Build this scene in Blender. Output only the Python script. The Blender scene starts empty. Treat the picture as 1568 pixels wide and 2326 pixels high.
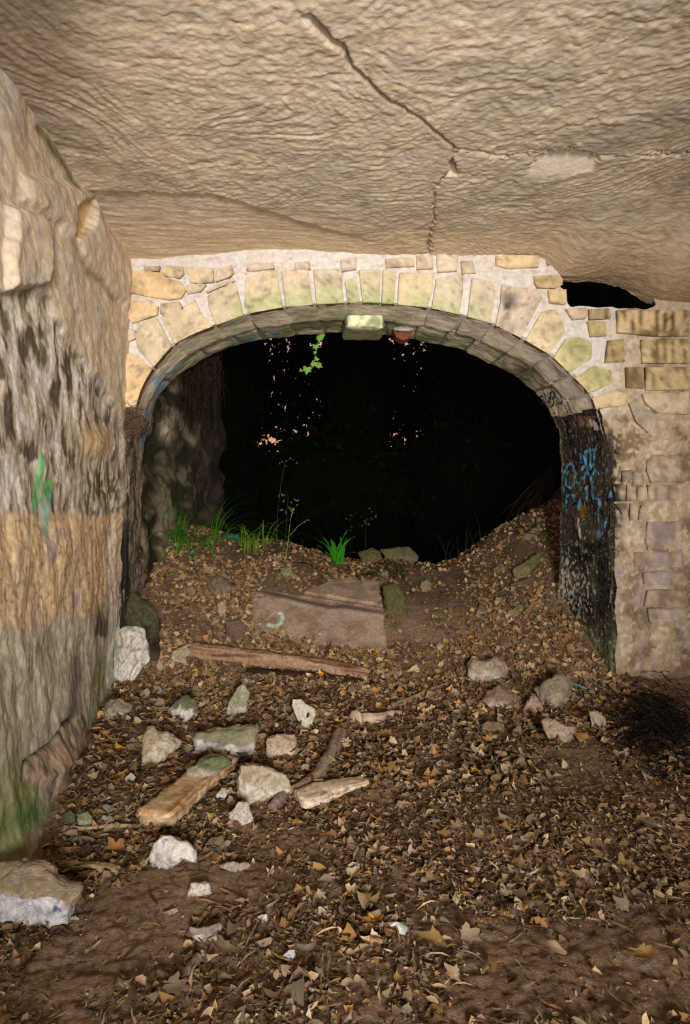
import bpy, bmesh, math, random
import numpy as np
from mathutils import Vector

# ------------------------------------------------------------------ camera, world, lights, exposure
SC = bpy.context.scene
COL = SC.collection
F, CX, CY, EYE = 1500.0, 784.0, 1163.0, 1.6
cam_d = bpy.data.cameras.new('camera')
cam_d.sensor_fit = 'VERTICAL'
cam_d.sensor_height = 24.0
cam_d.lens = F / 2326.0 * 24.0
cam_d.clip_start = 0.05
cam_d.clip_end = 300
cam = bpy.data.objects.new('camera', cam_d)
cam.location = (0, 0, EYE)
cam.rotation_euler = (math.pi / 2, 0, 0)
COL.objects.link(cam)
SC.camera = cam

world = bpy.data.worlds.new('dusk_sky')
SC.world = world
world.use_nodes = True
wn = world.node_tree.nodes
wl = world.node_tree.links
for n in list(wn):
    wn.remove(n)
w_out = wn.new('ShaderNodeOutputWorld')
w_bg = wn.new('ShaderNodeBackground')
w_tc = wn.new('ShaderNodeTexCoord')
w_sep = wn.new('ShaderNodeSeparateXYZ')
w_ramp = wn.new('ShaderNodeValToRGB')
wl.new(w_tc.outputs['Generated'], w_sep.inputs[0])
wl.new(w_sep.outputs['Z'], w_ramp.inputs[0])
w_ramp.color_ramp.elements[0].position = 0.0
w_ramp.color_ramp.elements[0].color = (0.95, 0.40, 0.16, 1)
w_ramp.color_ramp.elements[1].position = 0.9
w_ramp.color_ramp.elements[1].color = (0.20, 0.22, 0.32, 1)
for pos, c in ((0.12, (0.95, 0.48, 0.28, 1)), (0.28, (0.75, 0.52, 0.50, 1))):
    e = w_ramp.color_ramp.elements.new(pos)
    e.color = c
wl.new(w_ramp.outputs[0], w_bg.inputs[0])
w_bg.inputs[1].default_value = 0.8
wl.new(w_bg.outputs[0], w_out.inputs[0])

# the photographer's flash: a soft lamp behind the camera, its beam fading towards its rim
def spot(name, loc, target, power, angle, blend, radius, color):
    l = bpy.data.lights.new(name, 'SPOT')
    l.energy = power
    l.spot_size = math.radians(angle)
    l.spot_blend = blend
    l.shadow_soft_size = radius
    l.color = color
    o = bpy.data.objects.new(name, l)
    o.location = loc
    d = Vector(target) - Vector(loc)
    o.rotation_euler = d.to_track_quat('-Z', 'Y').to_euler()
    COL.objects.link(o)
    return o
spot('flash_lamp', (0.9, -3.2, 1.85), (-0.15, 6.0, 2.0), 3500, 60, 1.0, 0.6, (1.0, 0.965, 0.93))
spot('ceiling_flash_lamp', (0.5, -0.9, 0.7), (0.0, 5.4, 3.6), 680, 63, 1.0, 0.7, (1.0, 0.965, 0.93))

SC.view_settings.view_transform = 'Standard'
SC.view_settings.look = 'None'
SC.view_settings.gamma = 1.0
SC.view_settings.use_curve_mapping = False
SC.view_settings.exposure = 0.0

# ------------------------------------------------------------------ numeric helpers
RNG = np.random.default_rng(7)
random.seed(7)
_G = np.array([[1,1,0],[-1,1,0],[1,-1,0],[-1,-1,0],[1,0,1],[-1,0,1],[1,0,-1],[-1,0,-1],
               [0,1,1],[0,-1,1],[0,1,-1],[0,-1,-1],[1,1,0],[-1,1,0],[0,-1,1],[0,-1,-1]], dtype=np.float32)

def _hash(ix, iy, iz, seed):
    h = (ix.astype(np.uint32) * np.uint32(374761393) + iy.astype(np.uint32) * np.uint32(668265263)
         + iz.astype(np.uint32) * np.uint32(2147483647) + np.uint32(seed) * np.uint32(974634777))
    h = (h ^ (h >> np.uint32(13))) * np.uint32(1274126177)
    return h ^ (h >> np.uint32(16))

def pn(x, y, z=0.0, seed=0):
    """gradient noise, about -1..1"""
    x, y, z = np.broadcast_arrays(np.asarray(x, dtype=np.float32), np.asarray(y, dtype=np.float32), np.asarray(z, dtype=np.float32))
    xi, yi, zi = np.floor(x), np.floor(y), np.floor(z)
    fx, fy, fz = x - xi, y - yi, z - zi
    xi, yi, zi = xi.astype(np.int64), yi.astype(np.int64), zi.astype(np.int64)
    u, v, w = (t * t * t * (t * (t * 6 - 15) + 10) for t in (fx, fy, fz))
    r = 0
    for dx in (0, 1):
        for dy in (0, 1):
            for dz in (0, 1):
                g = _G[(_hash(xi + dx, yi + dy, zi + dz, seed) & np.uint32(15)).astype(np.int32)]
                d = g[..., 0] * (fx - dx) + g[..., 1] * (fy - dy) + g[..., 2] * (fz - dz)
                r = r + d * (u if dx else 1 - u) * (v if dy else 1 - v) * (w if dz else 1 - w)
    return r * 1.25

def fbm(x, y, z=0.0, seed=0, octv=4, gain=0.5):
    a, s, r = 1.0, 1.0, 0.0
    for i in range(octv):
        r = r + a * pn(x * s, y * s, z * s, seed + i * 17)
        a *= gain
        s *= 2.03
    return r

def sst(a, b, x):
    t = np.clip((np.asarray(x, dtype=np.float64) - a) / (b - a), 0, 1)
    return t * t * (3 - 2 * t)

def line_d(px, py, pts):
    """distance to a polyline"""
    px = np.asarray(px, dtype=np.float64)
    best = np.full(px.shape, 1e9)
    for (ax, ay), (bx, by) in zip(pts[:-1], pts[1:]):
        vx, vy = bx - ax, by - ay
        t = np.clip(((px - ax) * vx + (py - ay) * vy) / (vx * vx + vy * vy + 1e-12), 0, 1)
        d = np.hypot(px - ax - t * vx, py - ay - t * vy)
        best = np.minimum(best, d)
    return best

def poly_sd(px, py, pts):
    """signed distance, positive inside"""
    px = np.asarray(px, dtype=np.float64)
    d = line_d(px, py, list(pts) + [pts[0]])
    ins = np.zeros(px.shape, dtype=bool)
    n = len(pts)
    for i in range(n):
        ax, ay = pts[i]
        bx, by = pts[(i + 1) % n]
        c = (ay > py) != (by > py)
        xx = (bx - ax) * (py - ay) / ((by - ay) if by != ay else 1e-9) + ax
        ins ^= c & (px < xx)
    return np.where(ins, d, -d)

CROPS = {'A': (220, 1460, 3.136), 'B': (620, 1460, 3.136), 'C': (1000, 1440, 3.015), 'D': (300, 1840, 2.613),
         'E': (60, 1560, 3.3225), 'F': (300, 1080, 3.92), 'G': (660, 1080, 3.92), 'H': (960, 1080, 3.409),
         'K3': (240, 540, 2.8), 'K4': (760, 540, 2.8), 'K5': (1180, 560, 4.612), 'K6': (1180, 1040, 3.524),
         'K7': (60, 400, 3.878), 'K8': (60, 960, 3.322), 'J': (1200, 840, 5.673), 'R': (840, 1840, 2.306),
         'V': (560, 700, 6.533), 'S': (500, 1280, 3.92), 'W': (1360, 900, 5.815), 'L': (240, 900, 5.815), 'M': (60, 1540, 4.154),
         'P': (0, 0, 1.0)}

def cr(k, *pts):
    x0, y0, s = CROPS[k]
    return [(x0 + p[0] / s, y0 + p[1] / s) for p in pts]

def U(px, py, Y):
    """photo pixel at depth Y -> point in the room"""
    return np.array([(px - CX) / F * Y, Y, EYE - (py - CY) / F * Y])

def proj(P):
    Y = np.maximum(P[..., 1], 0.3)
    return CX + P[..., 0] / Y * F, CY - (P[..., 2] - EYE) / Y * F

def s2l(c, k=1.3):
    c = np.clip(np.asarray(c, dtype=np.float64), 0, 255) / 255.0
    l = np.where(c <= 0.04045, c / 12.92, ((c + 0.055) / 1.055) ** 2.4)
    return np.clip(l * k, 0, 0.9)

def mix(a, b, w):
    w = np.asarray(w)[..., None]
    return np.asarray(a, dtype=np.float64) * (1 - w) + np.asarray(b, dtype=np.float64) * w

def full(shape, c):
    return np.ones(tuple(shape) + (3,)) * np.asarray(c, dtype=np.float64)

# ------------------------------------------------------------------ materials
def new_mat(name):
    m = bpy.data.materials.new(name)
    m.use_nodes = True
    nt = m.node_tree
    b = nt.nodes['Principled BSDF']
    return m, nt, b

def stone_mat(name, scale=1.0, bump=0.5, var=0.35, rough=0.95, source='attr', spec=0.15, sat=1.0, stretch=None):
    m, nt, b = new_mat(name)
    N, L = nt.nodes, nt.links
    b.inputs['Roughness'].default_value = rough
    b.inputs['Specular IOR Level'].default_value = spec
    tc = N.new('ShaderNodeTexCoord')
    mp = N.new('ShaderNodeMapping')
    if stretch:
        mp.inputs['Scale'].default_value = stretch
    L.new(tc.outputs['Object'], mp.inputs[0])
    if source == 'attr':
        src = N.new('ShaderNodeAttribute')
        src.attribute_name = 'Col'
        out = src.outputs['Color']
    else:
        src = N.new('ShaderNodeObjectInfo')
        out = src.outputs['Color']
    n1 = N.new('ShaderNodeTexNoise')
    n1.inputs['Scale'].default_value = 22 * scale
    n1.inputs['Detail'].default_value = 8
    n1.inputs['Roughness'].default_value = 0.68
    L.new(mp.outputs[0], n1.inputs['Vector'])
    mr = N.new('ShaderNodeMapRange')
    mr.inputs['From Min'].default_value = 0.3
    mr.inputs['From Max'].default_value = 0.7
    mr.inputs['To Min'].default_value = 1 - var
    mr.inputs['To Max'].default_value = 1 + var
    L.new(n1.outputs['Fac'], mr.inputs['Value'])
    mul = N.new('ShaderNodeMix')
    mul.data_type = 'RGBA'
    mul.blend_type = 'MULTIPLY'
    mul.inputs['Factor'].default_value = 1.0
    L.new(out, mul.inputs['A'])
    L.new(mr.outputs[0], mul.inputs['B'])
    L.new(mul.outputs['Result'], b.inputs['Base Color'])
    n2 = N.new('ShaderNodeTexNoise')
    n2.inputs['Scale'].default_value = 55 * scale
    n2.inputs['Detail'].default_value = 6
    n2.inputs['Roughness'].default_value = 0.62
    L.new(mp.outputs[0], n2.inputs['Vector'])
    bp = N.new('ShaderNodeBump')
    bp.inputs['Strength'].default_value = bump
    bp.inputs['Distance'].default_value = 0.012
    L.new(n2.outputs['Fac'], bp.inputs['Height'])
    L.new(bp.outputs[0], b.inputs['Normal'])
    return m

M_ROCK = stone_mat('limestone', 1.0, 0.5, 0.22)
M_CEIL = stone_mat('hewn_ceiling_rock', 0.7, 0.5, 0.12)
M_WALL = stone_mat('weathered_rock', 1.1, 0.4, 0.28, stretch=(1, 0.45, 0.6))
M_SOIL = stone_mat('trodden_earth', 2.0, 0.8, 0.55)
M_BOULD = stone_mat('loose_stone', 1.8, 0.9, 0.34)
M_BARK = stone_mat('weathered_wood', 1.5, 0.6, 0.4)
M_LEAF = stone_mat('dry_leaf', 1.5, 0.25, 0.3, rough=0.8, source='obj', spec=0.2)
M_LITTER = stone_mat('leaf_litter', 1.5, 0.2, 0.3, rough=0.85, spec=0.12)
M_GREEN = stone_mat('green_blade', 2.0, 0.1, 0.2, rough=0.55, spec=0.3)
M_DARK = stone_mat('forest_foliage', 0.2, 0.2, 0.4, rough=0.95, spec=0.0)

def flat_mat(name, rgb, rough=0.8, spec=0.2):
    m, nt, b = new_mat(name)
    b.inputs['Base Color'].default_value = (*rgb, 1)
    b.inputs['Roughness'].default_value = rough
    b.inputs['Specular IOR Level'].default_value = spec
    n = nt.nodes.new('ShaderNodeTexNoise')
    n.inputs['Scale'].default_value = 60
    bp = nt.nodes.new('ShaderNodeBump')
    bp.inputs['Strength'].default_value = 0.2
    bp.inputs['Distance'].default_value = 0.004
    nt.links.new(n.outputs['Fac'], bp.inputs['Height'])
    nt.links.new(bp.outputs[0], b.inputs['Normal'])
    return m

# ------------------------------------------------------------------ mesh helpers
def mesh_np(name, V, faces, col=None, smooth=True):
    """faces: list of (M,k) int arrays; col: (N,3) linear albedo"""
    V = np.asarray(V, dtype=np.float32).reshape(-1, 3)
    me = bpy.data.meshes.new(name)
    me.vertices.add(len(V))
    me.vertices.foreach_set('co', V.ravel())
    loops = np.concatenate([np.asarray(f, dtype=np.int32).ravel() for f in faces])
    sizes = np.concatenate([np.full(len(f), np.asarray(f).shape[1], dtype=np.int32) for f in faces])
    me.loops.add(len(loops))
    me.loops.foreach_set('vertex_index', loops)
    me.polygons.add(len(sizes))
    starts = np.concatenate([[0], np.cumsum(sizes)[:-1]]).astype(np.int32)
    me.polygons.foreach_set('loop_start', starts)
    me.polygons.foreach_set('loop_total', sizes)
    me.polygons.foreach_set('use_smooth', np.full(len(sizes), smooth))
    if col is not None:
        c = np.ones((len(V), 4), dtype=np.float32)
        c[:, :3] = np.asarray(col).reshape(-1, 3)
        at = me.color_attributes.new('Col', 'FLOAT_COLOR', 'POINT')
        at.data.foreach_set('color', c.ravel())
    me.update(calc_edges=True)
    me.validate()
    return me

def link(name, me, mat, parent=None, loc=None):
    o = bpy.data.objects.new(name, me)
    if me is not None and mat is not None:
        if not me.materials:
            me.materials.append(mat)
    COL.objects.link(o)
    if parent is not None:
        o.parent = parent
    if loc is not None:
        o.location = loc
    return o

def tag(o, label=None, cat=None, group=None, kind=None):
    if label: o['label'] = label
    if cat: o['category'] = cat
    if group: o['group'] = group
    if kind: o['kind'] = kind
    return o

def grid_faces(ny, nx, mask=None, flip=False):
    i = np.arange(ny * nx).reshape(ny, nx)
    f = np.stack([i[:-1, :-1], i[:-1, 1:], i[1:, 1:], i[1:, :-1]], -1)
    if flip:
        f = f[..., ::-1]
    if mask is not None:
        return f[mask]
    return f.reshape(-1, 4)

def thing_mesh(name, V, faces, col, mat, label, cat, group=None, smooth=True, parent=None):
    """a thing of one mesh, its origin at its base"""
    V = np.asarray(V, dtype=np.float64).reshape(-1, 3)
    base = np.array([V[:, 0].mean(), V[:, 1].mean(), V[:, 2].min()])
    o = link(name, mesh_np(name, V - base, faces, col, smooth), mat, None, tuple(base))
    return tag(o, label, cat, group)

def empty(name, loc, label, cat, group=None):
    o = bpy.data.objects.new(name, None)
    o.empty_display_size = 0.1
    o.location = loc
    COL.objects.link(o)
    return tag(o, label, cat, group)

def tube_np(P, R, n=10, flat=1.0, seed=0, rough=0.0, upv=None, square=1.0):
    """tapered tube along P (k,3) with radii R; flat squashes across; closed ends"""
    P = np.asarray(P, dtype=np.float64)
    k = len(P)
    T = np.gradient(P, axis=0)
    T /= np.linalg.norm(T, axis=1)[:, None] + 1e-9
    up = np.array([0.0, 0, 1]) if upv is None else np.asarray(upv, dtype=np.float64)
    S = np.cross(T, up)
    bad = np.linalg.norm(S, axis=1) < 0.1
    S[bad] = np.cross(T[bad], np.array([1.0, 0.1, 0]))
    S /= np.linalg.norm(S, axis=1)[:, None]
    B = np.cross(S, T)
    a = np.linspace(0, 2 * np.pi, n, endpoint=False)
    R = np.asarray(R, dtype=np.float64)[:, None, None]
    ca, sa = (np.sign(f_) * np.abs(f_) ** square for f_ in (np.cos(a), np.sin(a)))
    V = P[:, None, :] + R * (ca[None, :, None] * S[:, None, :] + flat * sa[None, :, None] * B[:, None, :])
    if rough:
        d = fbm(V[..., 0] * 18, V[..., 1] * 18, V[..., 2] * 18, seed, 3) + 0.5 * pn(a[None, :] * 3 + 0 * V[..., 0], np.arange(k)[:, None] * 0.25, 0, seed + 5)
        V = P[:, None, :] + (V - P[:, None, :]) * (1 + rough * d)[..., None]
    V = np.concatenate([V.reshape(-1, 3), P[:1], P[-1:]])
    i = np.arange(k * n).reshape(k, n)
    q = np.stack([i[:-1], np.roll(i[:-1], -1, 1), np.roll(i[1:], -1, 1), i[1:]], -1).reshape(-1, 4)
    c0, c1 = k * n, k * n + 1
    t0 = np.stack([np.full(n, c0), np.roll(i[0], -1), i[0]], -1)
    t1 = np.stack([np.full(n, c1), i[-1], np.roll(i[-1], -1)], -1)
    return V, [q, np.concatenate([t0, t1])]

def resample(pts, n):
    pts = np.asarray(pts, dtype=np.float64)
    d = np.concatenate([[0], np.cumsum(np.linalg.norm(np.diff(pts, axis=0), axis=1))])
    t = np.linspace(0, d[-1], n)
    return np.stack([np.interp(t, d, pts[:, j]) for j in range(pts.shape[1])], -1)

# ------------------------------------------------------------------ ground shape
def ground(x, y, fine=True):
    x = np.asarray(x, dtype=np.float64)
    y = np.asarray(y, dtype=np.float64)
    z = np.interp(y, [-9, 5.3, 5.7, 6.0, 6.5, 7.0, 7.9, 8.3, 9.4, 11, 14, 90], [0, 0, .03, .10, .34, .62, .96, .98, .50, -.7, -1.5, -1.5])
    near = sst(5.8, 6.6, y) * (1 - sst(8.4, 10.5, y))
    z = z + near * (0.20 * sst(-1.0, -2.2, x) + 0.26 * sst(.15, -1.0, x) * sst(6.7, 7.7, y)
                    + 0.16 * sst(1.2, 2.1, x))
    z = z + sst(7.0, 8.4, y) * sst(1.2, 2.6, x) * 0.45 + sst(7.6, 9.5, y) * sst(1.9, 4.0, x) * 1.6
    z = z + sst(7.4, 9.0, y) * sst(-1.7, -3.2, x) * 0.9
    z = z - 0.05 * near * np.exp(-((x - 1.0) / .35) ** 2)
    z = z + 0.06 * sst(-1.2, -1.75, x) * (1 - sst(5.2, 6, y)) * sst(2.5, 3.4, y)
    z = z + 0.03 * pn(x * 1.3, y * 1.3, 0, 3)
    if fine:
        z = z + 0.010 * fbm(x * 5, y * 5, 0, 11, 3)
    return z

def hit(px, py, lift=0.0):
    """where the line of sight through a photo pixel meets the ground"""
    ys = np.arange(1.2, 8.25, 0.01)
    xs = (px - CX) / F * ys
    zs = EYE - (py - CY) / F * ys
    g = ground(xs, ys) + lift
    below = np.nonzero(zs <= g)[0]
    i = below[0] if len(below) else len(ys) - 1
    return np.array([xs[i], ys[i], g[i]])
# ------------------------------------------------------------------ the setting: floor
xs = np.concatenate([np.linspace(-5, -2.7, 24, endpoint=False), np.linspace(-2.7, 3.0, 350, endpoint=False), np.linspace(3.0, 9.0, 40)])
ys = np.concatenate([np.linspace(-5, 1.4, 20, endpoint=False), np.linspace(1.4, 8.6, 440, endpoint=False),
                     np.linspace(8.6, 14, 60, endpoint=False), np.linspace(14, 34, 20)])
gx, gy = np.meshgrid(xs, ys)
gz = ground(gx, gy) + 0.010 * fbm(gx * 22, gy * 22, 0, 5, 3) * (gy < 9)
P = np.stack([gx, gy, gz], -1)
fx_, fy_ = proj(P)
n1 = fbm(gx * 2.5, gy * 2.5, 0, 21, 4)
n2 = fbm(gx * 14, gy * 14, 0, 22, 3)
c = full(gx.shape, (124, 101, 80))
c = mix(c, (100, 79, 61), sst(-.2, .6, n1))
c = mix(c, (134, 112, 92), sst(.1, .8, n2) * .6)
bare = np.maximum.reduce([np.exp(-(((fx_ - 330) / 230) ** 2 + ((fy_ - 2130) / 110) ** 2)),
                          np.exp(-(((fx_ - 1290) / 110) ** 2 + ((fy_ - 1740) / 60) ** 2)),
                          np.exp(-(((fx_ - 980) / 80) ** 2 + ((fy_ - 1370) / 90) ** 2))])
c = mix(c, (122, 101, 82), np.clip(bare * 1.1, 0, 1) * (.6 + .4 * n2).clip(0, 1))
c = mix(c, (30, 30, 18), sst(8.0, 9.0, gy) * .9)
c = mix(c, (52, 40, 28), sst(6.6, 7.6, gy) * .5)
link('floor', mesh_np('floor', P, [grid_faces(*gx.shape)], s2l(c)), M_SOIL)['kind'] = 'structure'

# ------------------------------------------------------------------ ceiling
def ceil_nom(x, y):
    z = 3.945 - 0.085 * sst(-0.6, -2.0, x) * sst(4.6, 6, y)
    d = np.interp(x, [1.75, 1.83, 1.98, 2.1, 2.4, 2.62, 2.82, 3.2, 4], [0, -.04, -.19, -.20, -.21, -.27, -.40, -.44, -.46])
    z = z + d * sst(4.7, 6.05, y)
    step = line_side = (y - np.interp(x, [-2.2, -1.86, -.95, -.45, -.1, .3], [4.8, 4.8, 4.86, 5.25, 5.5, 5.7]))
    z = z + 0.05 * sst(0, 0.10, step) * sst(0.5, -0.5, x)
    return z

xs = np.concatenate([np.linspace(-3.0, -2.45, 6, endpoint=False), np.linspace(-2.45, 3.0, 590), np.linspace(3.05, 4.2, 12)])
ys = np.concatenate([np.linspace(-5, 2.5, 24, endpoint=False), np.linspace(2.5, 6.16, 400)])
gx, gy = np.meshgrid(xs, ys)
gz = ceil_nom(gx, gy)
cx_, cy_ = proj(np.stack([gx, gy, gz], -1))
wx, wy = .06 * fbm(gx * 3, gy * 3, 0, 31, 3), .06 * fbm(gx * 3, gy * 3, 0, 32, 3)
sm = 1 - .65 * sst(4.95, 5.15, gy) * sst(.3, -.3, gx)                      # smoother dressed band by the arch
def lumps(a, b, s_):
    f_ = fbm(a, b, 0, s_, 3, .42)
    return .5 + .42 * f_ - .5 * np.maximum(.12 - np.abs(f_ + .15), 0)
h_a = lumps((gx + wx) * 10.0, (gy + wy * 1.4) * 12.5, 33)   # scalloped pick marks, roughly crosswise
ang = 1.02 + .25 * pn(gx * 1.1, gy * 1.1, 0, 35)
uu, vv = gx * np.cos(ang) + gy * np.sin(ang), -gx * np.sin(ang) + gy * np.cos(ang)
h_b = lumps((uu + wx) * 4.0, (vv + wy) * 10, 34)    # slanting pick marks, upper left
ang = -.35 + .5 * pn(gx * .9, gy * .9, 5, 36)
uu, vv = gx * np.cos(ang) + gy * np.sin(ang), -gx * np.sin(ang) + gy * np.cos(ang)
h_c = lumps((uu + wx) * 10, (vv + wy) * 11, 37)
wb = sst(620, 330, cx_ + .35 * cy_ + 60 * pn(gx * 2, gy * 2, 0, 38)) 
wc = sst(-.1, .4, pn(gx * 1.2, gy * 1.2, 0, 39)) * (1 - wb)
hh = h_a * (1 - wb) * (1 - wc) + h_b * wb + h_c * wc
rel = (.017 + .007 * wb) * (hh - .5) * sm + .010 * fbm(gx * 2.2, gy * 2.2, 0, 40, 2) + .004 * fbm(gx * 28, gy * 30, 0, 41, 3) * (.4 + .6 * sm)
ny_ = fbm(gx * 2.6 - gy * 2, gy * 11 - gx * 1.5, 0, 43, 3)
rel = rel + .010 * ny_ * (1 - sm)
gz = gz - rel
crack_a = [(700, 40), (735, 79), (752, 96), (775, 110), (788, 130), (797, 155), (815, 168), (850, 200), (880, 228), (905, 243), (932, 258), (962, 278), (990, 302), (1012, 322), (1035, 338)]
crack_b = [(1035, 338), (1060, 345), (1088, 344), (1110, 352), (1150, 357), (1200, 352), (1234, 346), (1262, 348), (1300, 345), (1330, 350), (1362, 356), (1400, 358), (1500, 350), (1600, 352)]
crack_c = [(1035, 338), (1031, 352), (1022, 385), (1013, 400), (995, 420), (986, 432), (985, 470), (987, 500), (981, 530), (976, 555), (977, 580)]
jit = 6 * fbm(gx * 16, gy * 16, 0, 44, 4, .65)
da = line_d(cx_ + jit, cy_ + jit, crack_a)
db = line_d(cx_ + jit, cy_ + jit, crack_b)
dc = line_d(cx_ + jit, cy_ + jit, crack_c)
wid_a = np.interp(cy_, [70, 130, 250, 340], [8, 3.6, 2.8, 2.0])
cut = .07 * np.exp(-(da / wid_a) ** 2) + .035 * np.exp(-(db / 2.4) ** 2) * (.35 + .65 * sst(-.2, .3, pn(gx * 3, gy * 3, 0, 45))) + .04 * np.exp(-(dc / 2.0) ** 2)
gap = poly_sd(cx_ + jit, cy_ + jit, cr('P', (1034, 345), (1030, 365), (1040, 380), (1036, 402), (1026, 398), (1015, 404), (1024, 380)))
cut = cut + .14 * sst(-2, 5, gap)
hollow = poly_sd(cx_, cy_ + 1.5 * jit, cr('P', (1200, 385), (1232, 352), (1262, 346), (1300, 344), (1335, 352), (1362, 362), (1350, 392), (1300, 402), (1240, 405), (1190, 410)))
hw = sst(-4, 8, hollow)
gz = gz + cut + hw * (.055 * sst(408, 350, cy_)) + hw * rel * .8
c = full(gx.shape, (184, 168, 148))
n1 = fbm(gx * 1.6, gy * 1.6, 0, 46, 4)
n2 = fbm(gx * 7, gy * 7, 0, 47, 4)
c = mix(c, (166, 153, 134), sst(-.3, .6, n1))
c = mix(c, (192, 168, 130), sst(.0, .7, n2) * .3)
c = mix(c, (140, 118, 92), sst(.15, .7, fbm(gx * 9, gy * 9, 0, 48, 3)) * .4)
c = mix(c, (192, 168, 134), sst(5.0, 5.8, gy) * .6)
c = mix(c, (205, 190, 170), hw * .8)
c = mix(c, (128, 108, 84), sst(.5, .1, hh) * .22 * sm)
c = mix(c, (96, 82, 66), sst(300, 90, cx_) * sst(420, 120, cy_) * .5)  # light falloff in the upper left corner, painted into the rock colour
c = mix(c, (110, 92, 70), np.exp(-(da / 7) ** 2) * .6 + np.exp(-(dc / 4) ** 2) * .5)
c = mix(c, (120, 98, 72), sst(5.3, 5.9, gy) * sst(1.75, 2.1, gx) * .35)
P = np.stack([gx, gy, gz], -1)
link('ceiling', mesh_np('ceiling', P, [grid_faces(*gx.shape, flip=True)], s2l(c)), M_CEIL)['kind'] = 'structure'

# ------------------------------------------------------------------ left wall
def wall_x(y, z):
    xt = -1.84 - (np.maximum(y, 2.6) - 3.95) * .055
    xb = np.maximum(-1.43 - (np.clip(y, 3.0, 6.2) - 3.2) * .235, -2.09)
    t = np.clip(z / 3.9, 0, 1) ** .6
    return xb + (xt - xb) * t
ys = np.concatenate([np.linspace(-5, 2.7, 20, endpoint=False), np.linspace(2.7, 6.12, 400)])
zs = np.linspace(-.25, 4.05, 440)
gy, gz = np.meshgrid(ys, zs)
gx = wall_x(gy, gz)
lx, ly = proj(np.stack([gx, gy, gz], -1))
j1 = 5 * fbm(gy * 2.6, gz * 6, 0, 51, 3)
j2 = 6 * fbm(gy * 2.6, gz * 6, 9, 52, 3)
jx, jy = lx + j1, ly + j2
def K7(*p): return cr('K7', *p)
chunk = poly_sd(jx, jy, K7((120, 0), (460, 90), (590, 190), (700, 440), (800, 640), (915, 830), (885, 1175), (720, 1010), (560, 840), (440, 720), (370, 570), (270, 440), (190, 380), (120, 320), (-60, 220), (-60, 0)))
niche = poly_sd(jx, jy, K7((420, 280), (500, 190), (590, 200), (550, 380), (545, 460), (410, 570), (385, 520), (405, 400)))
stripl = poly_sd(jx, jy, K7((-200, 250), (60, 320), (190, 405), (185, 620), (160, 960), (60, 1000), (-200, 1000)))
lowz = poly_sd(jx, jy, K7((-300, 1010), (80, 1010), (245, 1085), (300, 1250), (385, 1390), (480, 1510), (590, 1700), (780, 2000), (860, 2300), (860, 9000), (-300, 9000)))
spur = poly_sd(jx, jy, cr('M', (60, 1000), (110, 830), (210, 680), (330, 560), (440, 400), (520, 330), (600, 400), (640, 700), (560, 880), (420, 1100), (330, 1160), (200, 1060)))
disp = .05 * sst(-8, 16, chunk) - .06 * sst(-4, 6, niche) + .06 * sst(-4, 12, stripl) - .035 * sst(-8, 10, lowz)
disp = disp + .085 * sst(-2, 70, spur)
disp = disp - .03 * np.exp(-(line_d(jx, jy, cr('M', (60, 960), (110, 800), (210, 670), (330, 550), (460, 370))) / 4) ** 2)
knob = np.exp(-(((jx - 222) / 34) ** 2 + ((jy - 1005) / 38) ** 2))
disp = disp + .05 * knob
seat = poly_sd(jx, jy, cr('P', (258, 1195), (265, 1570), (215, 1650), (150, 1650), (150, 1195)))
disp = disp + .012 * sst(-15, 15, seat)
disp = disp - .03 * np.exp(-(line_d(jx, jy, cr('P', (265, 1100), (262, 1250), (258, 1400), (252, 1560))) / 6) ** 2)
st = fbm(gy * 9, gz * 3.5, 0, 53, 4)
chis = fbm(gy * 5 + gz * 5, gz * 16, 0, 54, 3)
low = sst(-6, 10, lowz)
disp = disp + .005 * st * low + .004 * fbm(gy * 6 + gz * 5, gz * 7, 0, 55, 3) * (1 - low) + .022 * fbm(gy * 2, gz * 2, 0, 56, 3) + .0035 * fbm(gy * 10, gz * 16, 0, 57, 4) + .003 * np.maximum(chis, 0) * low
gx = gx + disp
n1 = fbm(gy * 3, gz * 3, 0, 58, 4)
streak = fbm(gy * 5.5, gz * 3.2, 0, 59, 4)
streak2 = fbm(gy * 12, gz * 7, 4, 60, 4)
fine = fbm(gy * 16, gz * 28, 0, 61, 3)
c = full(gx.shape, (190, 172, 148))
c = mix(c, (184, 172, 158), sst(-.2, .5, n1) * .8)
c = mix(c, (190, 160, 112), np.maximum(sst(-2, 8, niche), sst(.3, .8, fine) * .5))
yy = jy + 16 * fbm(gy * 3, gz * 3, 3, 62, 3) * sst(1250, 1350, ly) + 5 * streak2
# streaked black, white and olive belt
belt = sst(-10, 12, lowz) * sst(1185, 1165, yy)
cb = full(gx.shape, (172, 158, 138))
cb = mix(cb, (208, 200, 192), sst(-.1, .4, streak + .4 * streak2 + .3 * fine) * .85)
cb = mix(cb, (84, 74, 62), sst(.16, .7, -streak + .45 * streak2 + .25 * sst(620, 760, yy) * sst(1000, 820, yy)) * .95)
cb = mix(cb, (110, 104, 60), sst(.1, .6, streak2) * .5 * sst(900, 700, yy))
cb = mix(cb, (92, 84, 56), sst(165, 215, lx) * sst(1020, 1090, yy) * sst(-.3, .4, streak2 + .3 * fine) * .95)
cb = mix(cb, (180, 150, 108), np.clip(knob * 1.4, 0, 1) * .8)
c = mix(c, cb, belt)
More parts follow.
